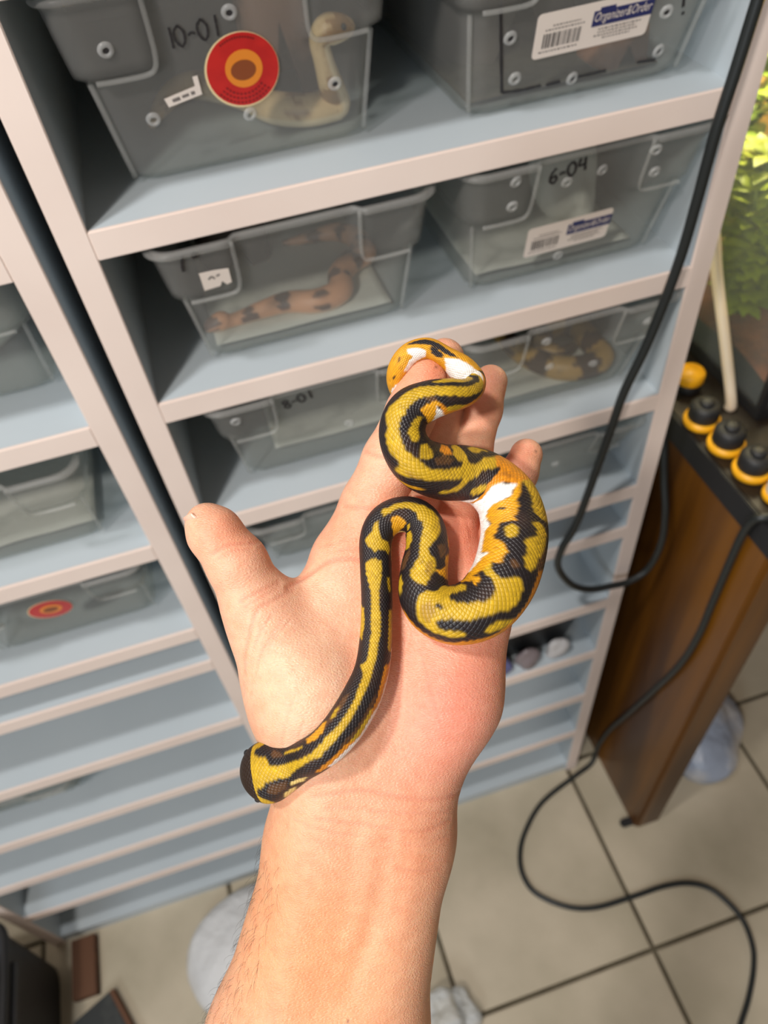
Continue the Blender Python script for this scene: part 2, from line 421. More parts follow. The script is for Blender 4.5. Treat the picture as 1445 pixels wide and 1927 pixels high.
def glyphs(txt, x, z, size, rot):
    """handwritten marks as pen strokes"""
    G = {'1': ([[(.25, 0), (.3, .5), (.33, 1)]], .45), '0': ([[(.3, 1), (.05, .75), (.02, .35), (.22, 0), (.45, .2), (.5, .65), (.3, 1)]], .68),
         '-': ([[(0, .42), (.18, .5), (.36, .42)]], .5), '6': ([[(.42, 1), (.12, .7), (.02, .25), (.22, 0), (.42, .2), (.32, .48), (.06, .35)]], .6),
         '4': ([[(.12, 1), (.05, .5), (.5, .52)], [(.42, .95), (.40, .4), (.42, 0)]], .7),
         '8': ([[(.25, .52), (.06, .75), (.25, 1), (.44, .75), (.25, .52), (.04, .25), (.25, 0), (.46, .25), (.25, .52)]], .65),
         '*': ([[(.05, .5), (.45, .5)], [(.12, .2), (.38, .8)], [(.12, .8), (.38, .2)]], .6)}
    out = []; ca, sa = math.cos(rot), math.sin(rot); cur = 0
    for ch in txt:
        ls, w = G[ch]
        for l in ls: out.append([(x + (cur + a * size) * ca - b * size * sa, z + (cur + a * size) * sa + b * size * ca) for a, b in l])
        cur += w * size
    return out

def keep_in_tub(c, tub):
    """push body samples (x, y, z, r) off the tub's floor and walls so that they lie against them"""
    xc, yb, zb, h, lift = tub; out = c.copy()
    for p in out:
        r = p[3]; p[2] = max(p[2], zb + .004 + lift + r); t_ = (p[2] - zb) / h
        hw = .172 + .024 * t_ - .0042 - r; yf = yb - .075 * t_ + .0042 + r; rc = max(.036 - .0042 - r, .002)
        p[0] = min(max(p[0], xc - hw), xc + hw); p[1] = max(p[1], yf)
        cx = xc + math.copysign(hw - rc, p[0] - xc); cy = yf + rc
        if abs(p[0] - xc) > hw - rc and p[1] < cy:
            d = math.hypot(p[0] - cx, p[1] - cy)
            if d > rc: p[0] = cx + (p[0] - cx) * rc / d; p[1] = cy + (p[1] - cy) * rc / d
    return out

def coil_snake(name, label, pts, rad, colf, tub, seg=20, n=14):
    """small body lying in a tub; pts in rack units (x, y, z) ; rad list in units; colf(s, theta) -> colour"""
    P4 = np.concatenate([np.asarray(pts, float), np.asarray(rad, float)[:, None]], 1); Cc = keep_in_tub(catmull(P4, n), tub)
    for _ in range(3): Cc[1:-1, :3] = (Cc[:-2, :3] + 2 * Cc[1:-1, :3] + Cc[2:, :3]) / 4
    Cc = keep_in_tub(Cc, tub)
    Pm = np.array([W(*p[:3])[:] for p in Cc]); off = Pm.mean(0); off[2] = Pm[:, 2].min()
    V, F = tube_geo(Pm - off, np.maximum(Cc[:, 3], .0015) * U, seg)
    s = np.concatenate([[0], np.cumsum(np.linalg.norm(np.diff(Pm, axis=0), axis=1))]) / U
    th = np.linspace(0, 2 * np.pi, seg, endpoint=False); cols = np.array([colf(a, t) for a in s for t in th])
    o = mesh_obj(name, V, F, vcol_mat(name + '_skin', .45, bump=(400, .25, .001)), None, True, cols); o.location = off
    return tag(o, label, 'snake', 'snakes kept in the tubs')

# ------------------------------------------------------------------ the tubs
R20 = math.radians
t = Tub(.097, .10, -.4755, 'frosted tub marked 10-01 with round red sticker, holding a pale snake')
t.strokes('marker_writing', glyphs('10-01', -.076, .171, .024, R20(4)), .0028, label='black handwritten 10-01')
red_sticker(t, .0065, .129, .0475)
g = t.plate('price_tag', [(-.0975, .1137), (-.0945, .102), (-.0495, .110), (-.0500, .1345), (-.0565, .134), (-.056, .122)], M['label'], label='torn white price tag')
t.strokes('tag_print', [[(-.088, .1095), (-.078, .111)], [(-.075, .112), (-.066, .1135)], [(-.063, .114), (-.058, .1145)]], .004, g, m=M['grey_ink'], out=.0018)
t.holes([(-.1462, .1885, True, True), (-.1177, .0903, False, False), (.0069, .0702, False, False), (.126, .0873, False, True), (.0036, .199, False, True)])
T1R = t = Tub(.58, .075, -.4755, 'frosted tub with white barcode label and black marker frame, dark inside')
barcode_label(t, -.0835, .0735, .0875, .133, R20(1.0))
for l_ in ([(-.1422, .16), (-.132, .10), (-.1205, .034)], [(-.1205, .034), (-.09, .0315), (-.06, .032)], [(-.052, .031), (-.03, .0315)], [(-.005, .0325), (.02, .0325), (.0417, .033)], [(.133, .1136), (.1365, .102)], [(.139, .096), (.1407, .0914)], [(.09, .035), (.12, .033)]):
    t.strokes('marker_line', [l_], .0042, label='black marker frame line')
t.holes([(-.1198, .1088, False, True), (-.1029, .0503, False, False), (-.011, .0318, False, True), (.1211, .0457, False, True), (.1126, .1001, False, True)])
t = Tub(.125, .075, -.772, 'frosted tub with small torn white tag on its corner panel, holding a brown snake')
g = t.plate('price_tag', [(-.1466, .2043), (-.146, .1705), (-.122, .1725), (-.118, .181), (-.112, .1725), (-.1047, .175), (-.1044, .2014), (-.125, .204)], M['label'], ear=True, label='torn white price tag')
t.strokes('tag_print', [[(-.136, .190), (-.131, .194), (-.127, .189)], [(-.124, .193), (-.119, .195)]], .003, g, ear=True, m=M['grey_ink'], out=.0018)
t.strokes('marker_writing', [[(-.1605, .241), (-.1645, .228), (-.166, .2146)], [(-.150, .2385), (-.139, .2385)], [(-.1475, .233), (-.1415, .2425)], [(-.1475, .2425), (-.1415, .233)]], .0045, ear=True, label='black handwritten mark')
t = Tub(.588, .085, -.772, 'frosted tub marked 6-04 with white barcode label, paper inside')
barcode_label(t, -.079, .056, .0725, .118, R20(1.5))
t.strokes('marker_writing', glyphs('6-04', -.062, .199, .026, R20(12)), .0048, label='black handwritten 6-04')
t.holes([(-.1259, .1827, True, False), (-.0319, .1953, False, False), (.0254, .2028, False, False), (-.1281, .228, True, False), (.100, .226, True, False), (.1133, .1842, True, False), (-.01, .04, False, False)])
t = Tub(.125, .085, -1.067, 'frosted tub marked 8-01 behind the fingers, holding folded white paper')
t.strokes('marker_writing', glyphs('8-01', -.072, .198, .024, R20(14)), .005, label='black handwritten 8-01')
t.holes([(-.16, .215, True, True), (.04, .1, False, False)])
t = Tub(.585, .075, -1.067, 'frosted tub behind the hanging cable, holding a coiled yellow-brown snake')
t.holes([(-.0445, .2037, False, False), (.15, .2, True, False), (-.02, .12, False, False), (.08, .09, False, False)])
t = Tub(.125, .085, -1.343, 'low frosted tub marked 11, below the tub of folded paper', h=.215)
t.strokes('marker_writing', glyphs('11', .03, .16, .024, R20(14)), .005, label='black handwritten 11')
t = Tub(.58, .085, -1.343, 'low frosted tub behind the little finger with dark bedding', h=.215)
t.holes([(.03, .1, False, False), (-.06, .12, False, False)])
t = Tub(-.475, .13, -.782, 'frosted tub in the far rack with white paper inside')
t.holes([(.1, .13, False, False)])
t = Tub(-.51, .065, -1.09, 'frosted tub in the far rack with cream paper along its front')
t = Tub(-.50, .085, -1.385, 'frosted tub in the far rack with a round red sticker')
red_sticker(t, -.005, .155, .042, full=False)
t = Tub(-.97, .085, -1.385, 'frosted tub in the far rack beside the red-stickered tub')
t = Tub(-.95, .10, -2.118, 'low frosted tub alone on a lower shelf of the far rack', h=.2)

# ------------------------------------------------------------------ what the tubs hold
def cam_noise(seed):
    r = np.random.default_rng(seed); k = r.normal(size=(7, 3)) * 9; p = r.uniform(0, 6.28, 7)
    return lambda s, t_: float(np.sum(np.sin(k[:, 0] * s * 3 + k[:, 1] * np.cos(t_) * .4 + k[:, 2] * np.sin(t_) * .4 + p)) / 3.5)
def banded(base, dark, belly, freq, seed, cut=.25):
    nz = cam_noise(seed); b, d, w = (np.array(lin(c)) for c in (base, dark, belly))
    def f(s, th):
        v = math.sin(s * freq) + .8 * nz(s, th)
        c = d if v > cut * 2 else (b * .75 + d * .25 if v > cut else b)
        return w if math.cos(th) < -.75 else c
    return f
coil_snake('pet_snake', 'pale tan snake raising its head inside the tub marked 10-01',
           [(.264, .118, -.341), (.256, .112, -.337), (.242, .108, -.334), (.227, .108, -.335), (.217, .112, -.347), (.221, .120, -.374), (.228, .133, -.404), (.236, .160, -.430),
            (.236, .165, -.452), (.195, .165, -.455), (.150, .20, -.455), (.115, .28, -.455), (.05, .36, -.455), (0, .33, -.455), (-.03, .25, -.455)],
           [.005, .013, .018, .019, .014, .014, .017, .020, .022, .023, .023, .022, .021, .016, .006], banded((206, 176, 128), (150, 112, 66), (226, 206, 170), 60, 3, .28), (.097, .10, -.4755, TH, .001))
coil_snake('pet_snake', 'brown and orange snake stretched along the front of its tub',
           [(-.045, .148, -.757), (-.034, .143, -.753), (-.012, .143, -.752), (.009, .145, -.755), (.066, .149, -.752), (.108, .147, -.751), (.156, .126, -.75), (.198, .138, -.75), (.213, .187, -.75), (.240, .220, -.75), (.28, .25, -.75), (.25, .34, -.75), (.14, .36, -.75)],
           [.004, .012, .017, .012, .016, .019, .021, .022, .022, .021, .020, .018, .005], banded((206, 150, 112), (92, 66, 54), (214, 184, 160), 95, 8, .3), (.125, .075, -.772, TH, .007))
coil_snake('pet_snake', 'yellow-brown snake coiled in the tub behind the hanging cable',
           [(.56, .34, -1.047), (.572, .264, -1.045), (.586, .19, -1.045), (.622, .13, -1.045), (.664, .105, -1.045), (.715, .108, -1.045), (.748, .150, -1.045), (.745, .212, -1.045), (.70, .255, -1.045), (.65, .24, -1.04), (.63, .20, -1.04), (.66, .17, -1.035), (.70, .18, -1.03)],
           [.006, .020, .024, .026, .026, .026, .026, .025, .025, .024, .022, .017, .006], banded((176, 140, 76), (74, 54, 38), (190, 160, 110), 70, 21, .1), (.585, .075, -1.067, TH, .006))
def snake_eye(o, loc):
    bm = bmesh.new(); bmesh.ops.create_uvsphere(bm, u_segments=12, v_segments=8, radius=.0021); me = bpy.data.meshes.new('eye'); bm.to_mesh(me); bm.free(); me.materials.append(M['black'])
    e = bpy.data.objects.new('eye', me); C.objects.link(e); e.parent = o; e.location = W(*loc) - Vector(o.location)
snake_eye(bpy.data.objects['pet_snake'], (.247, .0935, -.330))
def lump(name, label, cat, c, r, m, seed, amp=.12, flat=1.0, group=None):
    """rounded irregular body: c, r in rack units"""
    bm = bmesh.new(); bmesh.ops.create_icosphere(bm, subdivisions=4, radius=1.0); rr = np.random.default_rng(seed)
    K = rr.normal(size=(9, 3)) * 2.2; ph = rr.uniform(0, 6.28, 9)
    for v in bm.verts:
        d = 1 + amp * float(np.sum(np.sin(K @ np.array(v.co[:]) + ph)) / 3)
        p = v.co * d; z = max(p.z, -.55) if flat else p.z
        v.co = Vector((p.x * r[0] * U, p.y * r[1] * U, (z + .55) * r[2] * U))
    me = bpy.data.meshes.new(name); bm.to_mesh(me); bm.free(); me.materials.append(m); me.polygons.foreach_set('use_smooth', [True] * len(me.polygons))
    o = bpy.data.objects.new(name, me); C.objects.link(o); o.location = W(*c)
    return tag(o, label, cat, group)
def sheet(name, label, cat, c, sx, sy, m, seed, amp, tilt=0, group=None):
    """crumpled paper sheet lying at c (rack units)"""
    n = 22; rr = np.random.default_rng(seed); K = rr.normal(size=(8, 2)) * 5; ph = rr.uniform(0, 6.28, 8); V, F = [], []
    for i in range(n):
        for j in range(n):
            a, b = i / (n - 1) - .5, j / (n - 1) - .5
            h = amp * (1 + float(np.sum(np.abs(np.sin(K @ np.array((a, b)) + ph))) / 8) * 1.5)
            V.append((a * sx * U, b * sy * U, (h + tilt * max(0, b)) * U))
    for i in range(n - 1):
        for j in range(n - 1): F.append((i * n + j, (i + 1) * n + j, (i + 1) * n + j + 1, i * n + j + 1))
    o = mesh_obj(name, V, F, m, None, True); o.location = W(*c); so = o.modifiers.new('t', 'SOLIDIFY'); so.thickness = .0008
    return tag(o, label, cat, group)
def hide_box(name, label, c, sx, sy, h, m):
    """upturned shelter: rounded box with an arched opening in front"""
    V, F = [], []; n = 40
    prof = ((1.0, 0), (.97, .5), (.92, .85), (.84, .97), (.70, 1.0), (0.02, 1.0))
    for k, (s, z) in enumerate(prof):
        for q in range(n):
            a = 2 * math.pi * q / n; e = 4.0
            x = math.copysign(abs(math.cos(a)) ** (2 / e), math.cos(a)); y = math.copysign(abs(math.sin(a)) ** (2 / e), math.sin(a))
            zz = z
            if y < -.9 and abs(x) < .38 and z < .6: zz = max(z, .55 * math.sqrt(max(0, 1 - (x / .38) ** 2)))
            V.append((x * s * sx / 2 * U, y * s * sy / 2 * U, zz * h * U))
    for k in range(len(prof) - 1):
        for q in range(n): F.append((k * n + q, k * n + (q + 1) % n, (k + 1) * n + (q + 1) % n, (k + 1) * n + q))
    F.append(tuple((len(prof) - 1) * n + q for q in range(n)))
    o = mesh_obj(name, V, F, m, None, True); o.location = W(*c); return tag(o, label, 'hide box')
base1, base2, base3 = -.4705, -.767, -1.062
hide_box('hide_box', 'orange clay hide box inside the tub marked 10-01', (.192, .34, base1), .11, .13, .20, M['clay'])
hide_box('hide_box', 'large dark brown hide box filling the marker-framed tub', (.565, .44, base1 + .004), .25, .42, .17, M['hide'])
hide_box('hide_box', 'small brown and pink clay hide inside the marker-framed tub', (.685, .163, base1 + .004), .090, .10, .06, M['clay'])
sheet('substrate_layer', 'flat olive bedding covering the bottom of the marker-framed tub', 'bedding', (.58, .42, base1), .31, .62, M['substrate'], 3, .004)
hide_box('hide_box', 'dark grey hide box at the back of the brown snake\'s tub', (.05, .42, base2), .14, .2, .11, M['hide'])
sheet('paper_liner', 'crumpled paper liner under the brown snake', 'paper', (.125, .40, base2), .31, .60, M['paper'], 5, .004)
sheet('paper_liner', 'pale paper liner with turned-up end in the tub marked 6-04', 'paper', (.59, .36, base2), .30, .50, M['paper'], 6, .006)
lump('paper_wad', 'crumpled white paper wad at the side of the tub marked 6-04', 'paper', (.678, .25, base2 + .006), (.056, .105, .09), M['paper'], 4, .25)
sheet('paper_liner', 'folded white paper in the tub marked 8-01', 'paper', (.15, .34, base3), .26, .42, M['paper'], 7, .006, .2)
sheet('paper_liner', 'paper liner under the coiled yellow-brown snake', 'paper', (.585, .40, base3), .29, .60, M['paper'], 8, .003)
lump('bedding_heap', 'heap of dark bedding in the low tub behind the little finger', 'bedding', (.58, .35, -1.338), (.118, .18, .06), M['substrate'], 9, .2)
lump('paper_wad', 'white crumpled paper in the first tub of the far rack', 'paper', (-.475, .36, -.777), (.125, .15, .07), M['paper'], 10, .15)
sheet('paper_liner', 'cream folded paper in the second tub of the far rack', 'paper', (-.50, .34, -1.085), .30, .5, M['paper'], 11, .008, .25)

# black tray and wrapped packets on a lower shelf
tr = empty('plastic_tray', W(.585, .232, -2.0985), 'black plastic tray lying low in the main rack', 'tray')
def tray_geo(w, d, h):
    V, F = [], []; n = 48
    for s, z in ((.90, 0), (1.0, 1.0), (1.05, 1.0), (1.05, .93), (.99, .93)):
        for q in range(n):
            a = 2 * math.pi * q / n; x = math.copysign(abs(math.cos(a)) ** .35, math.cos(a)); y = math.copysign(abs(math.sin(a)) ** .35, math.sin(a))
            V.append((x * s * w / 2 * U, y * s * d / 2 * U, z * h * U))
    for k in range(4):
        for q in range(n): F.append((k * n + q, k * n + (q + 1) % n, (k + 1) * n + (q + 1) % n, (k + 1) * n + q))
    F.append(tuple(range(n - 1, -1, -1))); return V, F
V, F = tray_geo(.40, .36, .21)
mesh_obj('tray_body', V, F, mat('charcoal_plastic', lin((52, 52, 54)), .45), tr, True)
for k, (x, c) in enumerate(((.495, (96, 98, 140)), (.588, (120, 110, 112)), (.680, (186, 184, 184)))):
    lump('wrapped_packet', ('violet', 'grey', 'white')[k] + ' wrapped packet in front of the black tray', 'packet', (x, .033, -2.0985), (.038, .021, .05), mat('foil_%d' % k, lin(c), .3, bump=(30, .6, .01)), 30 + k, .2, group=None)

# ------------------------------------------------------------------ cables
def cable(name, label, pts, r, m=None):
    P = np.array([W(*p)[:] for p in pts]); off = P.mean(0); off[2] = P[:, 2].min()
    V, F = tube_geo(catmull(P - off, 9), r, 14); o = mesh_obj(name, V, F, m or M['cable'], None, True); o.location = off
    return tag(o, label, 'cable')
cable('power_cable', 'thick black cable hanging in a loop in front of the main rack',
      [(.80, -.035, -.10), (.785, -.035, -.24), (.773, -.035, -.355), (.766, -.035, -.433), (.757, -.035, -.519), (.753, -.035, -.622), (.745, -.035, -.736), (.720, -.035, -.883), (.690, -.035, -.995), (.676, -.035, -1.095), (.649, -.035, -1.28), (.630, -.035, -1.383), (.605, -.035, -1.452), (.607, -.03, -1.534), (.654, -.03, -1.629), (.713, -.03, -1.68), (.779, -.03, -1.696), (.832, -.03, -1.70), (.880, -.028, -1.665), (.889, -.035, -1.554), (.889, -.017, -1.456), (.889, .02, -1.371), (.892, .09, -1.2)], .0041)
cable('power_cable', 'black cable running down the table panel and curling over the tiles',
      [(1.085, -.250, -1.2525), (1.02, -.252, -1.2525), (.962, -.245, -1.2525), (.936, -.235, -1.2535), (.9285, -.226, -1.270), (.9285, -.216, -1.33), (.932, -.212, -1.45), (.933, -.212, -1.601), (.932, -.214, -1.746), (.932, -.197, -1.927), (.932, -.145, -2.18), (.932, -.076, -2.481), (.932, -.025, -2.693), (.931, .008, -2.905), (.927, .008, -3.01), (.90, -.012, -3.04), (.817, -.036, -3.04), (.655, -.089, -3.04), (.548, -.17, -3.04), (.494, -.243, -3.04), (.477, -.316, -3.04), (.499, -.385, -3.04), (.581, -.456, -3.04), (.677, -.491, -3.04), (.819, -.5, -3.04), (.944, -.504, -3.04), (1.038, -.525, -3.04), (1.103, -.575, -3.04), (1.141, -.672, -3.04), (1.13, -.756, -3.04), (1.094, -.819, -3.04), (1.024, -.893, -3.04), (.944, -.96, -3.04), (.85, -1.05, -3.04)], .0042)

# ------------------------------------------------------------------ table with panel leg, jars, planted tank
tb = empty('side_table', W(1.4, .3, -3.05), 'brown wooden table with black-edged top standing on a panel leg', 'table')
off = Vector(tb.location)
def tbx(name, lo, hi, m, par=tb, bev=.002): return box_obj(name, W(*lo) - off, W(*hi) - off, m, par, bev)
tbx('panel_leg', (.945, -.284, -3.045), (.995, .80, -1.335), M['wood'])
tbx('front_stile', (.948, -.290, -3.045), (1.05, -.270, -1.335), M['wood'], bev=.004)
tbx('panel_leg', (2.0, -.284, -3.045), (2.05, .80, -1.335), M['wood'])
tbx('back_rail', (.995, .74, -2.2), (2.0, .80, -1.335), M['wood'])
top = tbx('tabletop', (.945, -.31, -1.333), (2.06, .88, -1.262), M['tabletop'])
tbx('black_edge', (.940, -.315, -1.334), (.947, .88, -1.262), M['black'], top, .001)
tbx('black_edge', (.945, -.320, -1.334), (2.06, -.310, -1.262), M['black'], top, .001)
tbx('foot', (.90, -.275, -3.048), (.975, -.245, -3.028), M['black'], bev=.003)
def jar(x, y, kind, label):
    j = empty('capped_jar', W(x, y, -1.262), label, 'jar', 'jars along the table edge')
    def lathe(name, prof, m, tilt=0.0, off_=(0, 0, 0)):
        V, F = [], []; n = 28
        for r, z in prof:
            for q in range(n): a = 2 * math.pi * q / n; V.append((r * U * math.cos(a), r * U * math.sin(a), z * U))
        for k in range(len(prof) - 1):
            for q in range(n): F.append((k * n + q, k * n + (q + 1) % n, (k + 1) * n + (q + 1) % n, (k + 1) * n + q))
        F.append(tuple(range(n - 1, -1, -1))); F.append(tuple((len(prof) - 1) * n + q for q in range(n)))
        o = mesh_obj(name, V, F, m, j, True); o.rotation_euler = (tilt, -tilt * .6, 0); o.location = Vector(off_) * U; return o
    yl, bk, wh = M['jar_yellow'], M['black'], mat('milky_jar', lin((206, 206, 200)), .35)
    if kind == 'plain':
        lathe('jar_body', ((.026, 0), (.029, .006), (.029, .024), (.022, .03)), bk); lathe('lid', ((.031, .026), (.033, .030), (.033, .050), (.028, .057)), yl)
    elif kind == 'white':
        lathe('collar', ((.030, 0), (.034, .004), (.034, .014), (.028, .018)), yl); lathe('jar_body', ((.027, .014), (.029, .02), (.027, .055), (.012, .06)), wh)
    else:
        lathe('collar', ((.033, 0), (.040, .003), (.042, .012), (.040, .020), (.031, .022)), yl)
        lathe('cap', ((.030, .014), (.035, .024), (.034, .052), (.029, .060), (.015, .062)), bk)
        lathe('knob', ((.016, .060), (.018, .064), (.016, .070), (.006, .072)), bk)
jar(1.020, .180, 'plain', 'jar with plain yellow lid close to the main rack')
jar(.984, .062, 'black', 'black capped jar with yellow collar next to the yellow-lidded jar')
jar(.990, -.026, 'black', 'black capped jar with yellow collar, middle of the jar row')
jar(.996, -.113, 'black', 'black capped jar with yellow collar next to the milky white jar')
jar(1.006, -.194, 'white', 'milky white jar with yellow collar at the end of the jar row')
tube_obj('standpipe', [W(1.052, .292, -.86) - W(1.07, .08, -1.262), W(1.062, .236, -.99) - W(1.07, .08, -1.262), W(1.068, .160, -1.115) - W(1.07, .08, -1.262), W(1.072, .085, -1.24) - W(1.07, .08, -1.262), W(1.072, .083, -1.2618) - W(1.07, .08, -1.262)], .0058, M['white_tube'])
sp = bpy.data.objects['standpipe']; sp.location = W(1.07, .08, -1.262); tag(sp, 'cream plastic tube leaning from the jars up to the planted tank', 'tube')

tk = empty('planted_tank', W(1.45, .6, -1.262), 'glass tank with black frame, soil and sandy back wall on the table', 'tank')
off = Vector(tk.location)
def kx(name, lo, hi, m, bev=.001): return box_obj(name, W(*lo) - off, W(*hi) - off, m, tk, bev)
X0, X1, Y0, Y1, Z0, Z1 = 1.10, 1.95, .02, .87, -1.262, -.28
glass = frosted('tank_glass', (.7, .75, .72), .94, .05)
kx('base_frame', (X0, Y0, Z0), (X1, Y1, Z0 + .03), M['black'])
for x, y in ((X0, Y0), (X1 - .018, Y0), (X0, Y1 - .018), (X1 - .018, Y1 - .018)): kx('corner_post', (x, y, Z0 + .03), (x + .018, y + .018, Z1), M['black'])
kx('top_frame', (X0, Y0, Z1), (X1, Y0 + .02, Z1 + .03), M['black']); kx('top_frame', (X0, Y1 - .02, Z1), (X1, Y1, Z1 + .03), M['black'])
kx('top_frame', (X0, Y0 + .02, Z1), (X0 + .02, Y1 - .02, Z1 + .03), M['black']); kx('top_frame', (X1 - .02, Y0 + .02, Z1), (X1, Y1 - .02, Z1 + .03), M['black'])
kx('glass_pane', (X0 + .018, Y0 + .004, Z0 + .03), (X1 - .018, Y0 + .012, Z1), glass, 0); kx('glass_pane', (X0 + .004, Y0 + .018, Z0 + .03), (X0 + .012, Y1 - .018, Z1), glass, 0)
kx('back_wall', (X0 + .018, Y1 - .03, Z0 + .03), (X1 - .018, Y1 - .012, Z1), M['sand_wall'], 0)
kx('side_wall', (X1 - .03, Y0 + .018, Z0 + .03), (X1 - .012, Y1 - .03, Z1), M['sand_wall'], 0)
V, F = [], []; n = 24; rr = np.random.default_rng(2); K = rr.normal(size=(6, 2)) * 6; ph = rr.uniform(0, 6.28, 6)
for i in range(n):
    for j in range(n):
        a, b = i / (n - 1), j / (n - 1); x = X0 + .02 + a * (X1 - X0 - .05); y = Y0 + .014 + b * (Y1 - Y0 - .045)
        V.append(W(x, y, Z0 + .11 + .05 * b + .016 * float(np.sum(np.sin(K @ np.array((a, b)) + ph)))) - off)
for i in range(n - 1):
    for j in range(n - 1): F.append((i * n + j, (i + 1) * n + j, (i + 1) * n + j + 1, i * n + j + 1))
mesh_obj('soil_bed', V, F, M['soil'], tk, True)
tl = bpy.data.lights.new('tank_lamp', 'AREA'); tl.shape = 'RECTANGLE'; tl.size = .3; tl.size_y = .12; tl.energy = 9; tl.color = (1.0, .86, .56)
lo_ = bpy.data.objects.new('tank_lamp', tl); C.objects.link(lo_); lo_.location = W(1.5, .55, Z1 - .01)
leaf_m = []
for k, c in enumerate(((132, 146, 18), (166, 172, 30), (100, 120, 16))): leaf_m.append(mat('leaf_green_%d' % k, lin(c), .45, noise=(40, lin((c[0] - 20, c[1] - 20, c[2])), .3, .7)))
def plant(x, y, z, hgt, nst, seed, label):
    pl = empty('leafy_plant', W(x, y, z), label, 'plant', 'plants in the tank'); r_ = np.random.default_rng(seed); V, F, SV, SF = [], [], [], []
    for k in range(nst):
        a = r_.uniform(0, 6.28); lean = r_.uniform(.1, .42); tip = np.array((math.cos(a) * lean, math.sin(a) * lean, 1)) * hgt * r_.uniform(.6, 1.05)
        pts = catmull([np.zeros(3), tip * (.35, .35, .5), tip], 6) * U
        v, f = tube_geo(pts, .0014, 6); b = len(SV); SV += list(v); SF += [tuple(i + b for i in q) for q in f]
        for q in range(2, len(pts)):
            for m_ in range(5):
                d = r_.normal(size=3); d[2] = abs(d[2]) * .5 + .1; d /= np.linalg.norm(d); side = np.cross(d, (0, 0, 1)); side /= np.linalg.norm(side) + 1e-9; L = r_.uniform(.05, .085) * U; w_ = L * .26
                p = pts[q]; b = len(V); up = np.cross(side, d)
                V += [p, p + d * L * .35 + side * w_, p + d * L * .7 + side * w_ * .8, p + d * L - up * L * .15, p + d * L * .7 - side * w_ * .8, p + d * L * .35 - side * w_, p + d * L * .5 + up * L * .06]
                F += [(b, b + 1, b + 6), (b + 1, b + 2, b + 6), (b + 2, b + 3, b + 6), (b + 3, b + 4, b + 6), (b + 4, b + 5, b + 6), (b + 5, b, b + 6)]
    def inside_glass(vs):           # growth bends along the panes instead of passing through them
        a = np.array(vs) / U + np.array((x, y, z)); a[:, 0] = np.clip(a[:, 0], X0 + .018, X1 - .036); a[:, 1] = np.clip(a[:, 1], Y0 + .018, Y1 - .036)
        return (a - np.array((x, y, z))) * U
    V, SV = inside_glass(V), inside_glass(SV)
    o = mesh_obj('foliage', V, F, leaf_m[seed % 3], pl, True); o['kind'] = 'stuff'
    mesh_obj('stems', SV, SF, leaf_m[2], pl, True)
for k, (x, y, h_, l_) in enumerate(((1.21, .30, .36, 'mid green bushy plant beside the black corner post of the tank'), (1.46, .40, .50, 'tall light green plant near the middle of the tank'), (1.27, .66, .52, 'dark green plant against the sandy wall of the tank'), (1.74, .28, .42, 'broad green plant next to the tall light green plant'), (1.66, .64, .5, 'light green plant deep in the corner of the tank'))):
    plant(x, y, Z0 + .085, h_, 16, k, l_)

# ------------------------------------------------------------------ things on the floor
lump('plastic_bag', 'pale grey plastic sack lying on the tiles below the forearm', 'bag', (-.50, -.255, -3.05), (.27, .225, .10), M['bag'], 13, .06)
lump('plastic_bag', 'small crumpled clear plastic bag glinting on the tiles', 'bag', (.055, -.63, -3.05), (.085, .075, .06), M['bag_clear'], 14, .3)
lump('plastic_bag', 'blue and white plastic bag lying beside the table leg', 'bag', (1.36, -.03, -3.05), (.18, .20, .13), M['blue_bag'], 15, .18)
ct = empty('storage_crate', W(-1.44, -.255, -3.05), 'black storage crate on the floor beside the far rack', 'crate')
V, F = tray_geo(.47, .48, .50); mesh_obj('crate_body', V, F, M['black'], ct, True)
for s_ in (-1, 1): box_obj('crate_handle', (s_ * .243 * U - .006, -.05, .42 * U), (s_ * .243 * U + .006, .05, .45 * U), M['black'], ct, .003)
bd = empty('offcut_board', W(-1.055, -.435, -3.05), 'dark coated offcut board with brown raw edge on the tiles', 'board')
b_ = box_obj('board_panel', (-.020, -.09, 0), (.045, .09, .016), mat('dark_coat', lin((34, 38, 38)), .5, noise=(30, lin((60, 62, 58)), .5, .75)), bd, .001)
box_obj('raw_edge', (.0445, -.09, 0), (.0515, .09, .0165), M['rust'], bd, .0008); bd.rotation_euler = (0, 0, R20(24))
ob = empty('offcut_board', W(-1.125, -.11, -3.05), 'small brown wooden offcut at the foot of the far rack', 'board')
box_obj('board_panel', (-.022, -.045, 0), (.016, .045, .018), M['rust'], ob, .001); box_obj('end_grain', (.0155, -.045, .0005), (.0175, .045, .0175), mat('end_grain', lin((96, 60, 36)), .8, noise=(60, lin((70, 42, 24)), .3, .7)), ob, .0004)

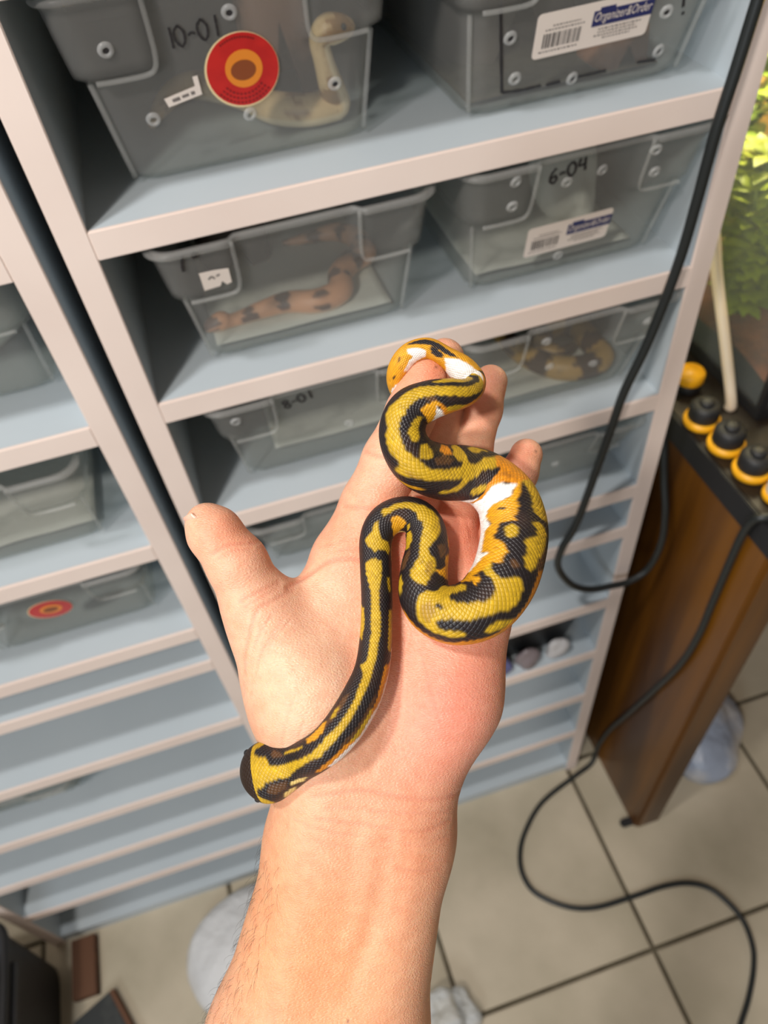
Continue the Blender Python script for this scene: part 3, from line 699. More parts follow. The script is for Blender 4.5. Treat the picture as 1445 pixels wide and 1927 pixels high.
# ------------------------------------------------------------------ the hand: one continuous skin grown from a signed distance field
# local frame in millimetres: x towards the little finger, y towards the fingertips, z out of the palm
PALM = [
    ((-22.8, -124.78, -3), (-38.48, -199.17, -4), 20, 26.5),
    ((-38.48, -199.17, -4), (-50.82, -254.92, -6), 26.5, 32),
    ((5.08, -122.79, -3), (-10.89, -199.17, -4), 19.3, 25),
    ((-10.89, -199.17, -4), (-22.64, -254.92, -6), 25, 32),
    ((-21.34, -120.37, -2), (-14.39, -96.55, -2), 20, 17),
    ((3.87, -121.36, -2), (-0.49, -92.26, -1), 19, 18),
    ((-20.05, -99.1, 2), (-26.03, -67.06, 5), 18, 21),
    ((-26.03, -67.06, 5), (-41.06, -40.49, 8), 21, 14.2),
    ((6.4, -103.75, 0), (22.68, -68.04, 1), 18, 18.2),
    ((22.68, -68.04, 1), (31.66, -37.01, -2), 18.2, 15.5),
    ((-10.49, -91.24, -4), (-13.4, -19.15, -2), 15, 13),
    ((-4.51, -87.55, -5), (3.9, -13.29, -4), 14, 13.5),
    ((2.51, -87.55, -5), (20.63, -15.4, -6), 14, 13),
    ((11.49, -87.24, -4), (33.43, -27.57, -7), 14, 12.5),
    ((-31.79, -54.1, 2), (-19.28, -30.95, -1), 14, 10.5),
]
FINGERS = [
    ([((-41.06, -40.49, 8), 13.2), ((-46.46, -30.69, 10), 11.8), ((-51.96, -18.13, 13), 10.5), ((-59.51, -7.57, 14.5), 9.2), ((-62.5, -4.02, 14.5), 7.2)], 7.0),
    ([((-12.4, -15.18, -2), 12.4), ((-4.43, 2.66, 0), 11.4), ((2.84, 19.27, 2), 10.4), ((10.04, 36.75, 3), 9.0), ((15.16, 49.01, 2), 8.2)], 6.0),
    ([((4.5, -11.29, -4), 12.5), ((18.52, 21.42, -14), 10.2), ((23.27, 45.38, -22), 8.8), ((24.44, 62.35, -26), 8.0)], 6.0),
    ([((22.64, -14.39, -6), 11.8), ((26.43, -1.33, -10), 9.6), ((33.64, 23.02, -16), 8.4), ((39.56, 40.84, -23), 7.5), ((43.46, 53.22, -28), 6.8)], 6.0),
    ([((35.45, -27.57, -7), 11), ((46.66, -0.31, -14), 8.2), ((53.73, 15.52, -20), 7.0), ((57.23, 23.0, -24), 6.5)], 6.0),
]
CREASES = [
    ([(-58.56, -14.43), (-51.77, -11.03), (-44.23, -10.66)], 0.5, 0.8),
    ([(-56.11, -15.56), (-50.45, -12.92), (-45.74, -12.54)], 0.25, 0.7),
    ([(-49.13, -30.46), (-42.53, -27.07), (-37.06, -24.61)], 0.5, 0.9),
    ([(-47.62, -32.35), (-41.02, -28.57), (-36.31, -25.75)], 0.25, 0.7),
    ([(-33.67, -26.5), (-27.82, -22.92), (-19.71, -17.82), (-11.41, -16.69), (-4.24, -17.82)], 0.8, 1.0),
    ([(-32.16, -27.44), (-39.14, -31.03), (-43.1, -33.48), (-46.3, -44.04), (-48.19, -50.64), (-48.38, -56.3)], 0.45, 0.9),
    ([(-34.42, -36.69), (-39.14, -43.66), (-42.34, -49.89), (-43.85, -55.92)], 0.3, 0.6),
    ([(-32.16, -37.06), (-36.31, -41.78), (-39.33, -46.12)], 0.25, 0.6),
    ([(-38.19, -35.18), (-41.97, -40.83), (-44.61, -47.44)], 0.25, 0.6),
    ([(-30.65, -63.47), (-33.48, -72.9), (-34.42, -79.5)], 0.18, 0.7),
    ([(-24.99, -65.35), (-28.76, -75.73)], 0.15, 0.7),
    ([(-15.56, -13.49), (-6.13, -12.54), (3.3, -11.03)], 0.35, 0.9),
    ([(-23.11, -12.54), (-15.56, -10.66), (-4.24, -8.39)], 0.25, 0.7),
    ([(-14.05, 2.17), (-6.51, 1.23), (2.36, 1.6), (12.73, 5.38)], 0.55, 0.9),
    ([(-6.88, 21.78), (-0.47, 19.52), (7.07, 19.14)], 0.5, 0.9),
    ([(-23.11, -97.04), (-8.02, -95.53), (7.07, -98.17), (27.44, -101.19)], 0.45, 1.1),
    ([(-23.11, -104.96), (-4.24, -107.6), (12.73, -110.06), (23.29, -109.49)], 0.35, 0.9),
    ([(-0.47, -112.51), (12.73, -115.34), (22.54, -114.77)], 0.2, 0.8),
    ([(4.24, -122.69), (12.73, -124.58), (20.65, -126.09)], 0.3, 0.9),
    ([(-4.24, -102.32), (8.96, -103.45), (24.05, -105.72)], 0.25, 0.8),
    ([(-30.65, -106.85), (-15.56, -110.24), (-4.24, -111.75)], 0.2, 0.8),
    ([(-19.33, -101.19), (-8.02, -101.57), (-0.47, -103.08)], 0.18, 0.8),
    ([(-24.99, -112.51), (-11.79, -115.34), (-0.47, -117.22)], 0.15, 0.8),
    ([(13.3, -50.27), (16.13, -61.58), (19.52, -72.9)], 0.25, 0.7),
    ([(4.24, -55.92), (2.92, -71.01), (-4.24, -87.99)], 0.5, 1.6),
    ([(7.07, -44.61), (5.56, -55.92), (2.36, -69.13)], 0.3, 1.0),
    ([(1.98, -112.51), (-0.09, -127.6), (-4.24, -144.57), (-11.79, -163.43)], 0.9, 3.4),
    ([(8.02, -113.45), (5.56, -129.48), (2.92, -142.69)], 0.5, 2.6),
    ([(-5.19, -112.51), (-6.13, -129.48), (-9.9, -148.34)], -0.5, 3.0),
    ([(25.93, 2.55), (30.08, -2.17), (32.16, -8.77)], 0.2, 0.8),
    ([(25.56, 23.67), (31.59, 22.16), (37.25, 22.92)], 0.35, 0.8),
]
TONES = [
    ((222, 130, 98), 21.41, 54.6, 13.3, 13.3, 0.5),
    ((218, 120, 90), 37.63, 46.3, 11.4, 11.4, 0.55),
    ((222, 126, 98), 50.45, 21.41, 10.4, 11.4, 0.55),
    ((226, 140, 104), 14.62, 48.76, 11.4, 11.4, 0.45),
    ((230, 142, 108), -53.28, -6.88, 11.4, 8.6, 0.5),
    ((222, 142, 120), 24.05, -69.13, 22.8, 38.0, 0.85),
    ((214, 118, 90), 20.28, -8.77, 30.4, 15.2, 0.75),
    ((236, 198, 168), -26.88, -57.81, 20.9, 22.8, 0.7),
    ((224, 160, 130), 4.24, -40.83, 11.4, 22.8, 0.4),
    ((222, 160, 112), -23.11, -157.77, 36.1, 45.6, 0.85),
    ((216, 144, 104), 8.96, -120.05, 19.0, 24.7, 0.5),
    ((204, 138, 92), -47.62, -120.05, 17.1, 57.0, 0.4),
    ((230, 158, 124), -13.67, -8.77, 17.1, 13.3, 0.5),
    ((214, 124, 96), 41.02, -35.18, 11.4, 22.8, 0.5),
]
MOLES = [(18.77, 52.15), (-12.35, -175.13), (59.88, 23.86), (37.25, 50.27)]
HAND_LO = (-84.0, -262.0, -46.0)
HAND_HI = (68.0, 72.0, 36.0)
NAIL = ((-67.41, -6.03, 16.5), (-.42, .88, .0), (-.88, -.38, .28))
HAIR_Y = (-120.05, -193.61)


def cone_sdf(P, a, b, r1, r2):
    a = np.asarray(a, np.float32); b = np.asarray(b, np.float32)
    ba = b - a; l2 = float(ba @ ba); rr = r1 - r2; a2 = l2 - rr * rr; il2 = 1.0 / l2
    pa = P - a; y = pa @ ba; z = y - l2
    x2 = ((pa * l2 - y[:, None] * ba) ** 2).sum(1); y2 = y * y * l2; z2 = z * z * l2
    k = np.sign(rr) * rr * rr * x2
    c1 = np.sign(z) * a2 * z2 > k; c2 = np.sign(y) * a2 * y2 < k
    out = (np.sqrt(np.maximum(x2 * a2 * il2, 0)) + y * rr) * il2 - r1
    out = np.where(c2, np.sqrt(x2 + y2) * il2 - r1, out)
    return np.where(c1, np.sqrt(x2 + z2) * il2 - r2, out)

def smin(a, b, k):
    h = np.maximum(k - np.abs(a - b), 0) / k
    return np.minimum(a, b) - h * h * k * .25

def hand_sdf(P):
    P = np.asarray(P, np.float32); palm = None
    for a, b, r1, r2 in PALM:
        d = cone_sdf(P, a, b, r1, r2); palm = d if palm is None else smin(palm, d, 13.0)
    out = palm
    for ch, kb in FINGERS:
        f = None
        for (a, r1), (b, r2) in zip(ch[:-1], ch[1:]):
            d = cone_sdf(P, a, b, r1, r2); f = d if f is None else smin(f, d, 3.0)
        out = np.minimum(out, smin(palm, f, kb))
    return out

def surface_nets(fn, lo, hi, h, coarse=3):
    """thin-band evaluation, then dual mesh; returns verts, quads"""
    H = h * coarse; nc = np.ceil((np.array(hi) - lo) / H).astype(int) + 1
    gc = np.stack(np.meshgrid(*[lo[i] + H * np.arange(nc[i]) for i in range(3)], indexing='ij'), -1)
    dc = fn(gc.reshape(-1, 3)).reshape(nc)
    near = np.abs(dc) < H * 1.9
    full = np.repeat(np.repeat(np.repeat(dc, coarse, 0), coarse, 1), coarse, 2)
    nm = np.repeat(np.repeat(np.repeat(near, coarse, 0), coarse, 1), coarse, 2)
    idx = np.argwhere(nm); pts = np.array(lo) + idx * h
    vals = np.concatenate([fn(pts[i:i + 400000]) for i in range(0, len(pts), 400000)])
    full[nm] = vals; D = full; S = D < 0
    n = D.shape
    c = np.zeros(np.array(n) - 1, int)
    for dx in (0, 1):
        for dy in (0, 1):
            for dz in (0, 1): c += S[dx:n[0] - 1 + dx, dy:n[1] - 1 + dy, dz:n[2] - 1 + dz]
    act = (c > 0) & (c < 8); ids = -np.ones(act.shape, int); cells = np.argwhere(act); ids[act] = np.arange(len(cells))
    acc = np.zeros((len(cells), 3)); cnt = np.zeros(len(cells))
    corners = [(i, j, k) for i in (0, 1) for j in (0, 1) for k in (0, 1)]
    for p in corners:
        for ax in range(3):
            if p[ax]: continue
            q = list(p); q[ax] = 1
            A = D[tuple((cells + p).T)]; B = D[tuple((cells + q).T)]; m = (A < 0) != (B < 0)
            t_ = np.where(m, A / np.where(m, A - B, 1), 0); pos = np.array(p, float)[None].repeat(len(cells), 0); pos[:, ax] += t_
            acc += pos * m[:, None]; cnt += m
    V = np.array(lo) + (cells + acc / cnt[:, None]) * h
    Q = []
    for ax in range(3):
        o1, o2 = [(1, 2), (2, 0), (0, 1)][ax]
        sl0 = [slice(1, n[i] - 1) for i in range(3)]; sl0[ax] = slice(0, n[ax] - 1); sl1 = list(sl0); sl1[ax] = slice(1, n[ax])
        a_, b_ = S[tuple(sl0)], S[tuple(sl1)]; e = np.argwhere(a_ != b_); base = e + [s.start for s in sl0]
        fl_ = a_[tuple(e.T)]
        d1 = np.zeros(3, int); d1[o1] = 1; d2 = np.zeros(3, int); d2[o2] = 1
        q = np.stack([ids[tuple((base - d1 - d2).T)], ids[tuple((base - d2).T)], ids[tuple(base.T)], ids[tuple((base - d1).T)]], 1)
        q[~fl_] = q[~fl_][:, ::-1]; Q.append(q)
    Q = np.vstack(Q); return V, Q[(Q >= 0).all(1)]

def sdf_grad(fn, V, e=.25):
    return np.stack([(fn(V + d) - fn(V - d)) / (2 * e) for d in np.eye(3) * e], 1)

hv_, hq_ = surface_nets(hand_sdf, np.array(HAND_LO), np.array(HAND_HI), .75)
for _ in range(2):
    g_ = sdf_grad(hand_sdf, hv_); g_ /= np.linalg.norm(g_, axis=1)[:, None] + 1e-9
    hv_ = hv_ - g_ * hand_sdf(hv_)[:, None] * .9
g_ = sdf_grad(hand_sdf, hv_, .6); g_ /= np.linalg.norm(g_, axis=1)[:, None] + 1e-9

def poly_dist(V, pts):
    d = np.full(len(V), 1e9)
    P = catmull(pts, 6)
    for a, b in zip(P[:-1], P[1:]):
        ba = b - a; t_ = np.clip(((V[:, :2] - a) @ ba) / (ba @ ba + 1e-9), 0, 1)
        d = np.minimum(d, np.linalg.norm(V[:, :2] - a - t_[:, None] * ba, axis=1))
    return d
front = np.clip(g_[:, 2] * 2.2, 0, 1); disp = np.zeros(len(hv_)); crease = np.zeros(len(hv_))
for pts, depth, wd in CREASES:
    d = poly_dist(hv_, np.array(pts, float)); wd = wd * .85 if wd < 1.6 else wd; k = np.exp(-(d / wd) ** 2) * front
    depth *= .62; disp -= depth * k + (-.25 * depth) * np.exp(-((d - wd * 2.0) / wd) ** 2) * front; crease += k * min(1.0, depth * 2.2) * (wd < 1.6)
kx_ = rng.normal(size=(14, 3)); kx_ /= np.linalg.norm(kx_, axis=1)[:, None]; kp_ = rng.uniform(0, 6.28, 14); kf_ = rng.uniform(.12, .42, 14)
lumpy = np.sin((hv_ @ kx_.T) * kf_ + kp_) @ (np.ones(14) / 14)
disp += .22 * lumpy
hv2 = hv_ + g_ * disp[:, None]

# skin tones: redder finger pads and palm rim, paler hollow, tanned forearm
skin = np.array(lin((228, 178, 148)))[None].repeat(len(hv_), 0)
def blend(c, cx, cy, sx, sy, amt, zmin=None):
    global skin
    w_ = amt * np.exp(-(((hv_[:, 0] - cx) / sx) ** 2 + ((hv_[:, 1] - cy) / sy) ** 2))[:, None]
    skin = skin * (1 - w_) + np.array(lin(c)) * w_
for c, cx, cy, sx, sy, amt in TONES: blend(c, cx, cy, sx, sy, amt)
skin *= (1 + .05 * lumpy[:, None] * np.array([.6, 1.2, 1.2]))
cr = np.clip(crease, 0, 1)[:, None] * .42
skin = skin * (1 - cr) + np.array(lin((206, 112, 88))) * cr
for mx_, my_ in MOLES:
    w_ = np.exp(-(((hv_[:, 0] - mx_) ** 2 + (hv_[:, 1] - my_) ** 2) / .5 ** 2))[:, None] * front[:, None] * .85
    skin = skin * (1 - w_) + np.array(lin((92, 48, 34))) * w_
HAND_M = Matrix(((RIGHT.x, UP.x, BACK.x, 0), (RIGHT.y, UP.y, BACK.y, 0), (RIGHT.z, UP.z, BACK.z, 0), (0, 0, 0, 1)))
HAND_M.translation = CAM - BACK * .28
skin_m = vcol_mat('skin', .48, .38, bump=(900, .22, .0006), sss=(.42, (1.0, .32, .16), .005))
nt = skin_m.node_tree; bp0 = [n for n in nt.nodes if n.type == 'BUMP'][0]
vo = nt.nodes.new('ShaderNodeTexVoronoi'); vo.inputs['Scale'].default_value = 1150; vo.feature = 'DISTANCE_TO_EDGE'
tcx = nt.nodes.new('ShaderNodeTexCoord'); mpx = nt.nodes.new('ShaderNodeMapping'); mpx.inputs['Scale'].default_value = (.55, 1.25, 1.0); mpx.inputs['Rotation'].default_value = (0, 0, .5)
nt.links.new(tcx.outputs['Object'], mpx.inputs[0]); nt.links.new(mpx.outputs[0], vo.inputs['Vector'])
bp1 = nt.nodes.new('ShaderNodeBump'); bp1.inputs['Strength'].default_value = .55; bp1.inputs['Distance'].default_value = .0006
nt.links.new(vo.outputs['Distance'], bp1.inputs['Height']); nt.links.new(bp0.outputs['Normal'], bp1.inputs['Normal'])
nt.links.new(bp1.outputs['Normal'], nt.nodes['Principled BSDF'].inputs['Normal'])
mo = nt.nodes.new('ShaderNodeTexNoise'); mo.inputs['Scale'].default_value = 190; mo.inputs['Detail'].default_value = 5; mo.inputs['Roughness'].default_value = .65
mr = nt.nodes.new('ShaderNodeValToRGB'); mr.color_ramp.elements[0].position = .36; mr.color_ramp.elements[1].position = .64
mr.color_ramp.elements[0].color = (.93, .80, .76, 1); mr.color_ramp.elements[1].color = (1, 1, 1, 1)
mm = nt.nodes.new('ShaderNodeMixRGB'); mm.blend_type = 'MULTIPLY'; mm.inputs[0].default_value = .75
vc = [n for n in nt.nodes if n.type == 'VERTEX_COLOR'][0]
nt.links.new(tcx.outputs['Object'], mo.inputs['Vector']); nt.links.new(mo.outputs['Fac'], mr.inputs[0]); nt.links.new(vc.outputs['Color'], mm.inputs[1]); nt.links.new(mr.outputs[0], mm.inputs[2])
nt.links.new(mm.outputs[0], nt.nodes['Principled BSDF'].inputs['Base Color'])
person = mesh_obj('person', hv2 * .001, [tuple(int(i) for i in q) for q in hq_], skin_m, None, True, skin)
person.matrix_world = HAND_M
tag(person, 'left hand and bare forearm held palm up, carrying a yellow and black snake', 'person')

# thumb nail: curved plate on the outer side of the thumb tip
c0, ax_, nr_ = (np.array(v, float) for v in NAIL); ax_ /= np.linalg.norm(ax_); nr_ -= ax_ * (nr_ @ ax_); nr_ /= np.linalg.norm(nr_); sd_ = np.cross(ax_, nr_)
V, F = [], []; na, nb = 12, 12
for i in range(na):
    for j in range(nb):
        a = i / (na - 1) * 2 - 1; b = j / (nb - 1) * 2 - 1; th_ = b * .95 * (1 - .12 * a * a)
        V.append((c0 + ax_ * a * 4.6 + nr_ * (8.6 * math.cos(th_) - 8.6 + (.35 if a > .7 else 0) - .5 * (a < -.8)) + sd_ * 7.6 * math.sin(th_)) * .001)
for i in range(na - 1):
    for j in range(nb - 1): F.append((i * nb + j, (i + 1) * nb + j, (i + 1) * nb + j + 1, i * nb + j + 1))
nail = mesh_obj('thumb_nail', V, F, mat('nail', lin((230, 176, 154)), .28, .5, sss=(.3, (1, .4, .3), .002)), person, True)
nail.modifiers.new('t', 'SOLIDIFY').thickness = .0005; nail['label'] = 'pale thumb nail'

# fine dark hairs along the thumb side of the forearm
side_ok = np.where((hv_[:, 1] < HAIR_Y[0]) & (hv_[:, 1] > HAIR_Y[1]) & (g_[:, 0] < -.55) & (g_[:, 2] > -.9))[0]
V, F = [], []
pick = rng.choice(side_ok, min(260, len(side_ok)), replace=False)
for i in pick:
    p = hv2[i]; nn = g_[i]; L = rng.uniform(2.5, 6.5); d = nn * .35 + np.array([-.12, -.8, .1]) + rng.normal(size=3) * .28; d -= nn * min(0, d @ nn); d /= np.linalg.norm(d)
    pts = np.array([p - nn * .1, p + nn * .5 + d * L * .4, p + nn * .5 + d * L * .75 - np.array([0, .12, 0]) * L, p + d * L * .95 - np.array([0, .3, 0]) * L + nn * .2])
    v, f = tube_geo(pts * .001, [.00004, .000036, .000026, .00001], 3, False); b = len(V); V += list(v); F += [tuple(q + b for q in x) for x in f]
hair = mesh_obj('arm_hair', V, F, mat('hair', (.03, .018, .012), .6), person, True); hair['kind'] = 'stuff'

# ------------------------------------------------------------------ the snake in the hand
# body line (x, y, z, half width) in the millimetre frame of the hand; marks are outlines on the skin: (mm along the body, degrees off the back)
SNAKE_LINE = [
    (-48.55, -94.92, 10.00, 2.28),
    (-46.68, -93.65, 12.00, 6.79),
    (-43.18, -91.67, 15.00, 10.07),
    (-38.63, -89.71, 18.00, 10.51),
    (-33.38, -87.23, 21.50, 8.37),
    (-28.50, -84.42, 24.50, 6.83),
    (-23.02, -80.35, 29.36, 6.35),
    (-17.58, -75.67, 31.39, 6.47),
    (-12.39, -69.68, 30.30, 6.68),
    (-7.56, -62.03, 27.11, 6.59),
    (-4.25, -53.97, 23.09, 5.97),
    (-2.84, -44.25, 19.67, 5.68),
    (-2.49, -31.67, 17.62, 5.45),
    (-2.87, -18.99, 16.75, 5.56),
    (-2.88, -10.11, 16.39, 5.75),
    (-0.65, -4.37, 15.88, 5.95),
    (4.01, -1.21, 14.95, 6.16),
    (9.82, -1.22, 14.30, 6.54),
    (13.91, -4.95, 14.80, 7.09),
    (15.13, -12.34, 16.28, 7.61),
    (13.92, -20.56, 17.98, 8.30),
    (14.02, -28.31, 19.66, 8.98),
    (18.30, -33.41, 21.27, 9.83),
    (25.66, -34.92, 22.28, 10.52),
    (34.09, -31.73, 21.66, 11.27),
    (40.94, -24.01, 18.58, 11.77),
    (45.09, -14.34, 13.58, 12.00),
    (46.71, -5.06, 8.56, 12.04),
    (44.37, 4.54, 5.31, 11.41),
    (37.33, 11.54, 4.48, 10.47),
    (28.99, 13.96, 6.33, 10.21),
    (20.37, 14.31, 10.70, 10.04),
    (12.37, 17.02, 15.62, 9.30),
    (7.64, 22.36, 18.52, 8.47),
    (6.33, 28.90, 19.23, 8.07),
    (9.08, 35.13, 19.31, 7.71),
    (15.31, 38.41, 19.50, 6.97),
    (21.95, 40.14, 19.00, 6.06),
    (27.78, 41.53, 16.00, 5.02),
    (31.71, 44.21, 11.00, 4.16),
    (31.99, 47.94, 7.00, 4.61),
    (27.76, 51.97, 7.00, 5.00),
    (22.38, 56.01, 7.00, 3.84),
    (16.04, 59.08, 7.00, 3.84),
    (9.89, 57.54, 7.00, 4.03),
    (5.88, 53.51, 6.00, 3.86),
    (4.42, 48.79, 1.00, 3.53),
    (5.96, 44.13, -7.00, 2.63),
    (9.38, 40.73, -13.00, 1.24)]
TAIL_S = 323.8
